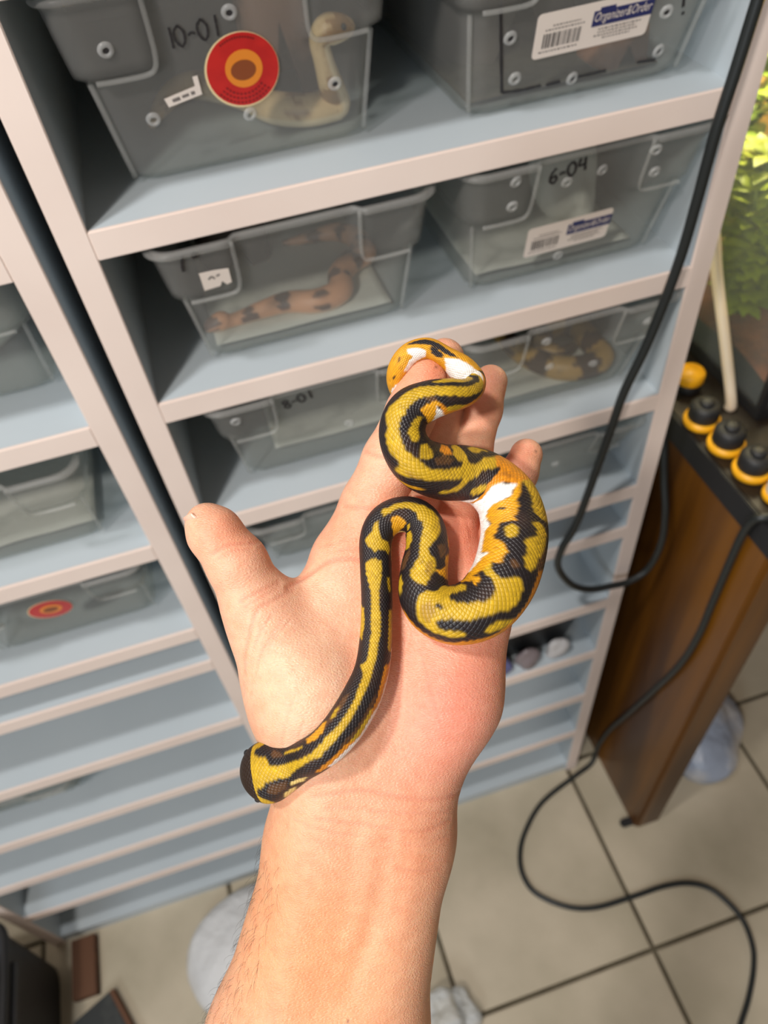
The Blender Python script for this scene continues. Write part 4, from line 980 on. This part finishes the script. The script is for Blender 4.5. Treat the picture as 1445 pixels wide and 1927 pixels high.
SNAKE_MARKS = [
    ('O', [(71.65, -42.1), (74.67, -88.2), (73.65, -105.9), (69.92, -96.8), (66.03, -95.7), (61.98, -102.4), (57.62, -89.5), (52.99, -87.5), (49.44, -76.1), (46.17, -70.7), (42.71, -76.2), (36.17, -65), (35, -53.7), (40.11, -41.3), (45.38, -38.7), (50.51, -45.5), (55.4, -44.8), (60.55, -50.9), (64.12, -43.8), (67.96, -40.9)]),
    ('W', [(78.62, -76.8), (78.62, -104.9), (73.15, -117.7), (68.44, -112), (63.41, -118.1), (59.83, -106), (56.38, -102.1), (52.75, -104.4), (47.98, -93.3), (43.09, -98.1), (38.25, -95.2), (39.18, -61.7), (43.09, -54.2), (46.76, -55.8), (50.51, -65), (54.18, -61.2), (57.87, -62.5), (61.51, -71.4), (66.51, -66.9), (71.4, -78.7)]),
    ('G', [(47.78, 56.8), (45.97, 69.9), (40.85, 64.1), (37.69, 63.6), (38.44, 42.5), (41.59, 34.7), (44.61, 38.4)]),
    ('Y', [(107.89, -20.4), (109.11, 1.7), (108.63, 21.2), (106.86, 40.6), (103.77, 37.9), (100.6, 28.2), (96.95, 20.6), (92.71, 19.8), (87.8, 22.4), (82.98, 16.8), (77.81, 22), (73.4, 22.2), (71.4, 24.6), (70.41, 43.3), (69.42, 42.2), (66.75, 23.5), (63.65, 20.1), (60.31, 17.9), (54.42, 13.2), (49.44, 14.6), (44.42, 19), (38.06, 8.1), (39, -17.2), (43.09, -6.5), (48.39, -5.7), (54.42, -5), (60.07, -0.7), (64.6, -4.9), (68.93, -2.9), (72.65, -6.5), (78.08, -8.7), (82.98, -14.6), (87.8, -14.5), (92.71, -9.6), (97.62, -8.4), (102.22, -18.9), (105.52, -23.2)]),
    ('Y', [(39.92, 4.6), (36.93, 8.5), (33.33, 10.5), (27.76, 9.5), (23.1, 11), (19.6, 13), (19.6, 21.9), (18.23, 31.1), (15.13, 31.4), (12.45, 39.9), (12.45, 49.6), (14.47, 57.8), (17.01, 79.7), (13.99, 81.5), (10.25, 70.2), (8.45, 51.7), (9, 31.1), (10.25, 11.8), (10.25, -2), (8.31, -14.9), (6.15, -42.1), (3.44, -120.2), (6.82, -107.9), (11.55, -93.7), (14.15, -74), (12.45, -52.7), (11.26, -39.8), (11.85, -26.8), (14.47, -27.8), (17.01, -19.4), (20.61, -19.2), (25.11, -27.2), (30.93, -17.9), (35.39, -9.4), (38.62, -9.4)]),
    ('Y', [(36.36, 45.3), (36.36, 36.8), (32.69, 36.4), (26.45, 36.5), (26.11, 44.7), (30.27, 46.1)]),
    ('P', [(23.86, -44.6), (28.98, -47.6), (31.59, -58.4), (27.95, -71.1), (23.7, -53.8)]),
    ('P', [(17.01, -93.4), (19.26, -70.1), (22.34, -64.2), (23.7, -72), (21.57, -95.6), (17.88, -110.4)]),
    ('B', [(20.93, 52.3), (25.11, 41.9), (26.81, 31.5), (22.03, 29.5), (19.6, 39.6)]),
    ('B', [(18.05, -27.3), (23.7, -33), (21.57, -57.4), (16.84, -53.5), (15.63, -41.7)]),
    ('B', [(57.37, 52.1), (59.1, 36.1), (52.75, 34.9), (46.56, 42), (44.23, 37.6), (48.19, 58.2), (52.99, 57)]),
    ('B', [(63.17, -35.9), (61.03, -42), (56.88, -44.6), (52.99, -51.9), (46.37, -35.7), (42.71, -31.9), (47.17, -27.9), (53.7, -34.3), (58.36, -32.6)]),
    ('Y', [(93.03, 82.3), (91.42, 54), (85.84, 48.9), (80.3, 56.8), (81.47, 80.7), (87.47, 87.9)]),
    ('Y', [(90.76, -51.5), (91.42, -76.6), (86.82, -76.9), (82.07, -79.6), (76.74, -70.9), (77.01, -50.7), (82.98, -47.7)]),
    ('Y', [(102.22, -43.8), (102.22, -58), (97.28, -65.8), (96.95, -48.8)]),
    ('Y', [(54.18, 46.9), (50.51, 39.2), (48.6, 50.3), (51.83, 54.8)]),
    ('Y', [(59.34, -42), (55.4, -59.6), (49.23, -60.3), (47.57, -45.3), (50.94, -42), (54.66, -42.4)]),
    ('Y', [(120.65, 14.8), (118.61, -3.5), (115.69, -21.6), (115.33, -44.6), (112.23, -65.2), (109.59, -52.8), (111.6, -39.6), (112.23, -11.7), (111.38, 0.9), (113.04, 23.2), (114.96, 40), (117.21, 20.7), (119.93, 24)]),
    ('P', [(119.06, -86.6), (126.16, -68.1), (134.42, -86.2), (144.09, -82), (110.5, -135.3), (107.89, -76.8), (114.4, -81)]),
    ('G', [(124.27, -3), (126.16, -3.3), (128.16, -13.3), (130.01, -26.9), (128.62, -47.6), (123.54, -78.7), (118.61, -75.6), (122.07, -37.2)]),
    ('Y', [(130.78, -37.6), (132.81, -26.3), (134.84, -34.6), (136.39, -50.9), (131.68, -57.2)]),
    ('Y', [(139.29, -60.2), (138.64, -42.1), (143.07, -41.4), (148.18, -58.5), (149.25, -78.7), (144.09, -79.1)]),
    ('B', [(152.51, -72.9), (150.33, -60), (147.35, -53.2), (150.98, -45.3), (154.62, -52.7), (156.28, -72)]),
    ('Y', [(123.83, 42.1), (122.95, 27.6), (122.95, 16.4), (124.71, 12.1), (126.87, 19.7), (129.08, 19.5), (131.83, 17.6), (134.01, 10.8), (135.82, -1.8), (137.42, 3.6), (141.09, -3.9), (143.48, -15), (146.94, -19.6), (151.42, -17.9), (154, -25.8), (155.65, -36.6), (157.54, -30.6), (160.2, -8), (160.97, 5.1), (157.75, 13.9), (155.44, 26.3), (152.51, 27.1), (150.98, 19.5), (149.9, 6.4), (147.35, 2.1), (145.33, 16), (143.27, 35.8), (140.52, 49.7), (138.48, 56.4), (136.54, 52.4), (134.7, 47.4), (132.54, 41.5), (129.7, 40.8), (127, 39.9), (125.15, 33.1)]),
    ('G', [(149.03, 55.4), (147.55, 95.6), (151.64, 104.1), (157.75, 103.8), (157.33, 60.5), (155.86, 34.5), (155.44, 22.4), (154.82, 38.8), (152.51, 60.5)]),
    ('G', [(141.86, 82.7), (143.68, 103.8), (146.94, 95.3), (146.33, 70.7)]),
    ('B', [(153.15, 2.8), (151.42, 16), (155.03, 22.3), (157.12, 12), (156.28, 1.2)]),
    ('B', [(146.74, 23.7), (145.93, 54.4), (148.18, 61.5), (150.11, 40.1)]),
    ('Y', [(157.75, -78), (157.12, -65), (159.4, -54.4), (161.54, -58.5), (161.54, -78.6)]),
    ('O', [(164.2, -71.8), (167.9, -67.4), (171.78, -66.4), (175.91, -64.4), (178.32, -60), (180.96, -63.4), (185.69, -65.7), (188.38, -62.7), (191.31, -67.8), (196.36, -63.7), (199.75, -59.6), (203.01, -60.5), (204.8, -80), (200.92, -81), (197.48, -88.3), (194.11, -102.3), (190.49, -99.4), (187.13, -106.6), (184.49, -97.9), (181.65, -100.5), (179.17, -95.6), (177.11, -97.6), (173.32, -94.9), (169.11, -92.7), (165.43, -94.6)]),
    ('Y', [(163.5, -9.3), (163.15, 8.7), (165.26, 30), (161.35, 56.9), (173.52, 68.9), (180.96, 64.5), (183.53, 52.4), (181.88, 43.1), (178.53, 46.9), (173.72, 41), (172.35, 34.4), (174.51, 25.8), (179.39, 17.8), (183.3, 11.1), (186.4, 0.4), (188.9, 0.3), (191.04, 8.8), (192.14, 19.2), (192.7, 29.7), (193.55, 39.9), (194.68, 47.4), (195.8, 43.1), (198.03, 30.2), (195.8, 28.6), (194.11, 14.7), (194.11, 4.9), (195.52, -5.6), (197.2, -15.2), (196.92, -27.8), (195.8, -36.3), (192.98, -41.8), (190.49, -42), (188.12, -33), (187.37, -27.3), (184.49, -18.4), (181.42, -14.8), (177.91, -11.4), (174.91, -8.8), (172.35, -15.7), (171.59, -24.7), (172.16, -31.1), (173.91, -35.1), (175.91, -32), (177.7, -35.4), (177.91, -42.7), (175.91, -48.3), (174.11, -46), (171.41, -47.1), (168.77, -45.1), (166.67, -38.2), (165.26, -22.7)]),
    ('B', [(166.14, -17.7), (167.2, 4.8), (169.97, -1.8), (170.5, -27.5), (169.28, -34.9), (167.2, -31.1)]),
    ('K', [(168.77, 6.2), (169.8, 12.7), (172.35, 9.9), (171.78, 1.2), (169.97, 1.5)]),
    ('Y', [(182.35, -44), (184.49, -36.8), (186.4, -42.9), (188.38, -57.3), (188.64, -71.8), (186.4, -62.4), (183.77, -55.5)]),
    ('G', [(232.64, -33), (231.87, -46), (228.64, -29.7), (226.55, -15.6), (223.06, -13.1), (219.88, -7.9), (217.28, 0.4), (215.43, -1.1), (214.9, 12.5), (214.09, 28.3), (211.92, 29.9), (209.71, 37), (207.75, 35), (206.58, 22), (204.5, 11.8), (202.71, 9.6), (200.63, 14.1), (198.88, 11.1), (198.32, 21.6), (197.48, 32.8), (194.68, 39.8), (192.7, 45.5), (188.9, 34.6), (185.93, 40.1), (187.13, 50.7), (182.12, 72.1), (181.42, 82.4), (196.92, 75.3), (200.04, 52.1), (202.11, 44.3), (202.41, 59.5), (206.58, 60.1), (211.64, 62.9), (215.43, 44.3), (219.36, 46.6), (222.52, 51.1), (226.02, 40.6), (228.38, 21.4), (227.86, 4.2), (228.12, -7.6), (230.63, -20.5)]),
    ('K', [(189.42, 59.6), (192.7, 45.5), (192.98, 38.1), (190.22, 45.9)]),
    ('K', [(224.14, 22), (224.41, 13.4), (223.06, 4), (222.79, 13.3)]),
    ('W', [(239.06, 26.7), (238.81, 3.1), (236.8, -9.9), (234.2, -18.5), (231.87, -33.3), (230.38, -17.8), (228.64, -8.7), (228.12, 6.6), (228.38, 24.6), (225.75, 42.7), (222.52, 51.1), (219.36, 48.5), (215.43, 46.1), (211.64, 62.9), (206.58, 62.6), (201.81, 61.1), (201.81, 43.7), (199.17, 55.1), (192.14, 75.4), (191.87, 89.3), (200.63, 85.4), (208.03, 95.3), (215.7, 99.2), (225.48, 105.2), (239.06, 115.5), (251.77, 106.2), (254.21, 95.1), (246.25, 58.1)]),
    ('Y', [(212.46, 17.8), (214.09, 5.9), (212.74, -5), (209.71, -3.5), (208.32, 7.9), (209.99, 17.2)]),
    ('Y', [(231.87, -47.6), (231.87, -70.6), (230.63, -92.5), (228.38, -94.7), (226.02, -88.5), (222.79, -88.6), (219.1, -78.5), (218.58, -55.9), (219.88, -40.1), (223.06, -39.6), (225.48, -45.4), (228.89, -47.1)]),
    ('Y', [(216.23, -29.7), (217.02, -40.3), (216.76, -59.9), (215.16, -66.1), (211.64, -65.8), (208.6, -61.1), (205.7, -49.2), (203.01, -47.2), (200.63, -39.6), (200.63, -26.9), (202.71, -19.8), (205.1, -24.3), (207.17, -21.7), (208.32, -16.4), (209.99, -24.1), (211.92, -36.8), (214.09, -36.7)]),
    ('B', [(200.92, 3.9), (201.81, -7.7), (199.75, -17.1), (198.32, -6.6)]),
    ('B', [(208.32, -56.4), (211.64, -72.7), (206.87, -79.8), (202.11, -58.9), (203.6, -49.6)]),
    ('O', [(243.8, -48.3), (240.91, -78.2), (238.32, -90.6), (235.5, -88.9), (232.38, -87.1), (231.12, -78.6), (231.87, -46), (231.87, -34.4), (233.16, -28.5), (235.76, -14.4), (237.57, -8), (238.32, 8.2), (238.07, 32.1), (241.14, 61.6), (247.38, 90.5), (240, 24.6), (241.8, 6.5), (240.46, -9.2), (239.53, -30.1), (240.23, -39.7), (242.03, -32.1)]),
    ('O', [(272.63, 94.8), (270.2, 90.8), (266.43, 90.7), (260.1, 83.5), (254.7, 90.7), (245.36, 82.9), (247.16, 97), (256.68, 109.9), (262.9, 109.8), (266.19, 107.7), (268.73, 113.8), (272.23, 124)]),
    ('Y', [(242.47, -57.9), (245.58, -43.3), (248.06, -32.5), (250.12, -21.1), (252.49, -17.2), (254.7, -19.9), (256.68, -25.5), (257.17, -16.7), (262.39, -12), (265.7, -7.7), (268.73, -4.8), (271.83, -6.3), (274.37, -7), (276.9, 1.7), (278.98, 4.7), (281.56, 5.9), (283.71, 8), (285.4, 9.1), (287.36, 4.5), (289.63, 8.9), (292.15, 11.2), (295.04, 14.8), (297.73, 10.7), (298.78, 43.2), (295.96, 49.3), (292.5, 47.4), (289.97, 45.5), (288.24, 54.2), (286.29, 57.2), (285.05, 50.2), (283.38, 38), (281.56, 43.8), (279.68, 45.3), (277.59, 40.3), (275.67, 32.4), (274.56, 39.9), (274.18, 59.1), (272.23, 49.9), (270.82, 31.3), (268.07, 23.5), (264.19, 13), (260.1, 7.7), (257.42, 7.9), (256.68, 15.9), (257.66, 25), (259.85, 33), (262.39, 44.1), (261.36, 49.2), (258.88, 41.3), (256.19, 35.2), (255.2, 27.2), (253.47, 15.6), (251.29, 7), (248.52, -0.3), (246.48, -13.5), (242.91, -24.5), (241.14, -34.8)]),
    ('B', [(273.42, 43), (272.63, 26.2), (268.29, 20.9), (270.61, 32.5)]),
    ('B', [(239.06, -29.2), (237.31, -35.6), (233.93, -42.6), (234.2, -35.8), (237.31, -27.1)]),
    ('Y', [(275.12, -24.7), (276.73, -38.6), (275.31, -53.4), (271.83, -45.1), (270.41, -30), (271.83, -19.1), (273.61, -14.4)]),
    ('O', [(268.07, -54.1), (264.69, -76.3), (261.87, -73.3), (261.62, -45.7), (265.2, -40.6)]),
    ('Y', [(260.85, -42.9), (259.61, -70), (254.46, -79.8), (253.96, -21.4), (256.68, -22.5), (259.36, -33.8)]),
    ('Y', [(251.29, -60), (249.89, -78), (246.25, -75.9), (244.24, -69.2), (246.93, -60.8), (248.75, -52.4), (251.06, -50.8)]),
    ('Y', [(250.59, 36.2), (247.38, 20.8), (242.25, 7.7), (240.91, 16.7), (242.91, 30.5), (247.61, 44.1)]),
    ('G', [(271.83, 82.2), (269.57, 60), (266.43, 47.6), (266.19, 53.4), (269.36, 79.3)]),
    ('B', [(269.78, -27.2), (266.19, -42.9), (260.85, -32.1), (262.9, -20.2), (268.07, -16.8)]),
    ('O', [(322.96, 0.1), (322.57, -55.3), (318.02, -150), (314.42, -51.8)]),
    ('Y', [(281.39, -15), (285.75, -21.6), (289.8, -27.2), (293.57, -37.8), (288.6, -40.4), (284.54, -41.1), (280.71, -44.4), (277.77, -37), (278.64, -19.7)]),
    ('G', [(293.39, -14.7), (295.96, -7.6), (299.47, -6.1), (300.35, -16.5), (298.43, -33.4), (296.86, -71.8), (295.04, -104.1), (293.94, -76.9), (294.12, -40.1), (293.39, -23)]),
    ('W', [(299.12, -21.9), (300.88, -47.2), (303.29, -100.2), (301.92, -141.3), (294.49, -128.6), (295.04, -94.3), (296.86, -70.6)]),
    ('O', [(300.18, -16), (301.4, -27.8), (303.12, -43.4), (304.97, -58.7), (309.54, -46.9), (314.6, -39), (316.91, -38.5), (317.56, -48.7), (315.87, -88.2), (309.54, -117.1), (303.29, -121.4), (301.22, -63.1)]),
    ('Y', [(301.75, -36.1), (304.13, -35.9), (307.51, -42.9), (309.04, -48.4), (306.15, -65.2), (302.95, -55.8)]),
    ('Y', [(298.6, 43.8), (297.56, 10.6), (299.12, 11), (302.09, 2.9), (306.83, -9.6), (311.21, -15.9), (315.87, -28.4), (318.47, -36.6), (319.98, -13.7), (314.79, 18.3), (306.32, 26.5), (301.05, 35.9)]),
    ('Y', [(300.18, 57.7), (302.27, 67.3), (305.14, 92.2), (327.98, 45.5), (322.43, 5.1), (319.98, -20.3), (319.68, 19.8), (324.56, 41.9), (306.66, 46.8), (302.09, 48.1)]),
    ('B', [(295.96, 12.2), (298.95, 7.3), (300, -7.1), (297.04, -6.9)]),
    ('K', [(350.89, -54.7), (348.48, -56.2), (345.35, -56.3), (343.42, -52), (340.13, -48), (336.14, -39.7), (332.2, -28.6), (336.83, -11.3), (340.31, -14), (343.1, -18.1), (345.51, -22.4), (348.8, -36.1)]),
    ('W', [(351.04, -29.4), (347.17, -2.5), (344.86, 11.3), (345.02, 48.6), (350.45, 63.5), (356.36, 81.4), (356.21, 40), (350.74, 20.6), (351.33, -5.7)]),
    ('W', [(365.94, -48.1), (362.23, -0.8), (359.75, 57.1), (364.76, 66.5), (370.4, 41.8), (370.88, -22.9), (367.68, -45.3)]),
    ('K', [(343.42, -12.4), (341.75, -15.7), (337.72, -4.9), (337, 13.6), (339.2, 27.7), (341.93, 20.5)]),
    ('W', [(336.48, 9.7), (334.59, -10.5), (332.03, -25.7), (328.47, -34.9), (324.56, -41.3), (321.46, -50.4), (319.22, -35.2), (321.46, 6.5), (326.23, 30.4), (329.43, 55), (332.53, 116.9), (333.73, 55.9)]),
    ('K', [(354.14, -30.1), (353.55, -23.2), (354.87, -9.8), (355.02, -17.9)]),
    ('K', [(359.57, -18.2), (358.15, 0.2), (359.21, 0), (360.12, -13.9)]),
]

NR, NS = 1700, 168
line = catmull(SNAKE_LINE, 60); arc = np.concatenate([[0], np.cumsum(np.linalg.norm(np.diff(line[:, :3], axis=0), axis=1))])
su = np.linspace(0, arc[-1], NR); ln = np.stack([np.interp(su, arc, line[:, k]) for k in range(4)], 1)
Tn = np.gradient(ln[:, :3], axis=0); Tn /= np.linalg.norm(Tn, axis=1)[:, None]
ref = np.array([0, 0, 280.0]) - ln[:, :3]; Nb = ref - Tn * (ref * Tn).sum(1)[:, None]; Nb /= np.linalg.norm(Nb, axis=1)[:, None]
for _ in range(6): Nb[1:-1] = (Nb[:-2] + Nb[1:-1] * 2 + Nb[2:]) / 4
Nb -= Tn * (Nb * Tn).sum(1)[:, None]; Nb /= np.linalg.norm(Nb, axis=1)[:, None]
Sd = np.cross(Nb, Tn)                       # towards positive angles
ang = np.linspace(-180, 180, NS, endpoint=False); ca, sa = np.cos(np.radians(ang)), np.sin(np.radians(ang))
flat = np.interp(su, [0, 12, 22, 34], [.72, .74, .86, 1.0])          # the head is flatter than the body
keel = 1 + .035 * np.maximum(0, ca) ** 3                             # slight ridge of the back
SV = ln[:, None, :3] + ln[:, None, 3:4] * ((sa * .995)[None, :, None] * Sd[:, None] + (ca * keel)[None, :, None] * flat[:, None, None] * Nb[:, None])
# colours by scale: each vertex takes most of its tone from the centre of the scale it lies in
RW = 62; SL = 1.55
vv = (ang[None] + 180) / 360 * RW + 0 * su[:, None]; uu = su[:, None] / SL + 0 * ang[None]
A_, B_ = np.floor(uu + vv / 2), np.floor(uu - vv / 2)
sc_u = (A_ + B_ + 1) / 2 * SL; sc_v = ((A_ - B_) / RW * 360 - 180)
mixq = .55; pu = sc_u * mixq + su[:, None] * (1 - mixq); pv = sc_v * mixq + ang[None] * (1 - mixq)
def inside(poly, x, y):
    P = np.array(poly); lo, hi = P.min(0), P.max(0); r = np.zeros(x.shape, bool)
    box = (x >= lo[0]) & (x <= hi[0]) & (y >= lo[1]) & (y <= hi[1]); bx_, by_ = x[box], y[box]; c = np.zeros(bx_.shape, bool)
    for i in range(len(P)):
        x1, y1 = P[i]; x2, y2 = P[i - 1]
        if y1 == y2: continue
        c ^= ((y1 > by_) != (y2 > by_)) & (bx_ < (x2 - x1) * (by_ - y1) / (y2 - y1) + x1)
    r[box] = c; return r
PAL = {k: np.array(lin(c)) for k, c in dict(K=(30, 24, 26), Y=(188, 151, 30), G=(216, 152, 24), O=(214, 134, 22), W=(246, 240, 232), B=(120, 80, 40), P=(226, 196, 120)).items()}
wig = np.sin(su[:, None] * .9 + 2 * sa[None]) * 4
rr_ = np.random.default_rng(5); scn = rr_.normal(size=(4000,))
jit = scn[(np.abs(A_ * 37 + B_ * 101).astype(int)) % 4000]
col = np.broadcast_to(PAL['K'], (NR, NS, 3)).copy()
brown = np.clip(np.sin(su * .21)[:, None] * np.cos(np.radians(ang[None] * 2.4)) - .35, 0, 1)[..., None] * .5
col = col * (1 - brown) + np.array(lin((78, 50, 34))) * brown
col[su > TAIL_S] = PAL['G']
ab = np.abs(pv + wig)
low = ab > 104; col[low] = PAL['O']; belly = ab > 118; col[belly] = PAL['W']
lab = np.zeros((NR, NS), int)
for key, poly in SNAKE_MARKS:
    m_ = inside(poly, pu, pv)
    if key == 'B': col[m_] = col[m_] * .55 + PAL['B'] * .45
    else: col[m_] = PAL[key]
# soften by one vertex and vary every scale a little
cs = col.copy()
for _ in range(2): cs[1:-1] = (cs[:-2] + 2 * cs[1:-1] + cs[2:]) / 4; cs = (np.roll(cs, 1, 1) + 2 * cs + np.roll(cs, -1, 1)) / 4
col = cs * (1 + .09 * jit[..., None])
hd = (su[:, None] < 10.5 + 1.2 * np.cos(np.radians(ang[None] * 2))) & (np.abs(ang) < 112)[None]
col[hd] = np.array(lin((42, 28, 20)))
S_faces = []
for i in range(NR - 1):
    b0 = i * NS
    S_faces += [(b0 + j, b0 + NS + j, b0 + NS + (j + 1) % NS, b0 + (j + 1) % NS) for j in range(NS)]
S_faces += [tuple(range(NS)), tuple((NR - 1) * NS + j for j in range(NS - 1, -1, -1))]
snake_m = vcol_mat('snake_skin', .42, .45, sss=None)
nt = snake_m.node_tree; bs = nt.nodes['Principled BSDF']
uvn = nt.nodes.new('ShaderNodeAttribute'); uvn.attribute_name = 'scale_uv'
sep = nt.nodes.new('ShaderNodeSeparateXYZ'); nt.links.new(uvn.outputs['Vector'], sep.inputs[0])
def mth(op, a, b=None):
    n_ = nt.nodes.new('ShaderNodeMath'); n_.operation = op
    for k, v in enumerate((a, b)):
        if v is None: continue
        if isinstance(v, (int, float)): n_.inputs[k].default_value = v
        else: nt.links.new(v, n_.inputs[k])
    return n_.outputs[0]
def tent(x): fr = mth('FRACT', x); return mth('MULTIPLY', mth('MULTIPLY', fr, mth('SUBTRACT', 1.0, fr)), 4.0)
hgt = mth('POWER', mth('MULTIPLY', tent(sep.outputs['X']), tent(sep.outputs['Y'])), .45)
bpn = nt.nodes.new('ShaderNodeBump'); bpn.inputs['Strength'].default_value = .6; bpn.inputs['Distance'].default_value = .00035
nt.links.new(hgt, bpn.inputs['Height']); nt.links.new(bpn.outputs['Normal'], bs.inputs['Normal'])
snake = mesh_obj('pet_snake', SV.reshape(-1, 3) * .001, S_faces, snake_m, None, True, np.clip(col, 0, 1).reshape(-1, 3))
at_ = snake.data.attributes.new('scale_uv', 'FLOAT_VECTOR', 'POINT')
at_.data.foreach_set('vector', np.stack([uu + vv / 2, uu - vv / 2, 0 * uu], -1).reshape(-1).astype(np.float32))
snake.matrix_world = HAND_M
tag(snake, 'yellow, black and white snake winding over the open palm and fingers', 'snake')

for sg in (-1, 1):                          # small dark eyes on the sides of the head
    i_ = int(np.searchsorted(su, 6.0)); a_ = math.radians(70 * sg)
    c_ = ln[i_, :3] + ln[i_, 3] * .92 * (math.sin(a_) * Sd[i_] + math.cos(a_) * flat[i_] * Nb[i_])
    bm = bmesh.new(); bmesh.ops.create_uvsphere(bm, u_segments=14, v_segments=10, radius=.0013); me = bpy.data.meshes.new('eye'); bm.to_mesh(me); bm.free()
    me.materials.append(M['black']); me.polygons.foreach_set('use_smooth', [True] * len(me.polygons))
    e_ = bpy.data.objects.new('eye', me); C.objects.link(e_); e_.parent = snake; e_.location = c_ * .001
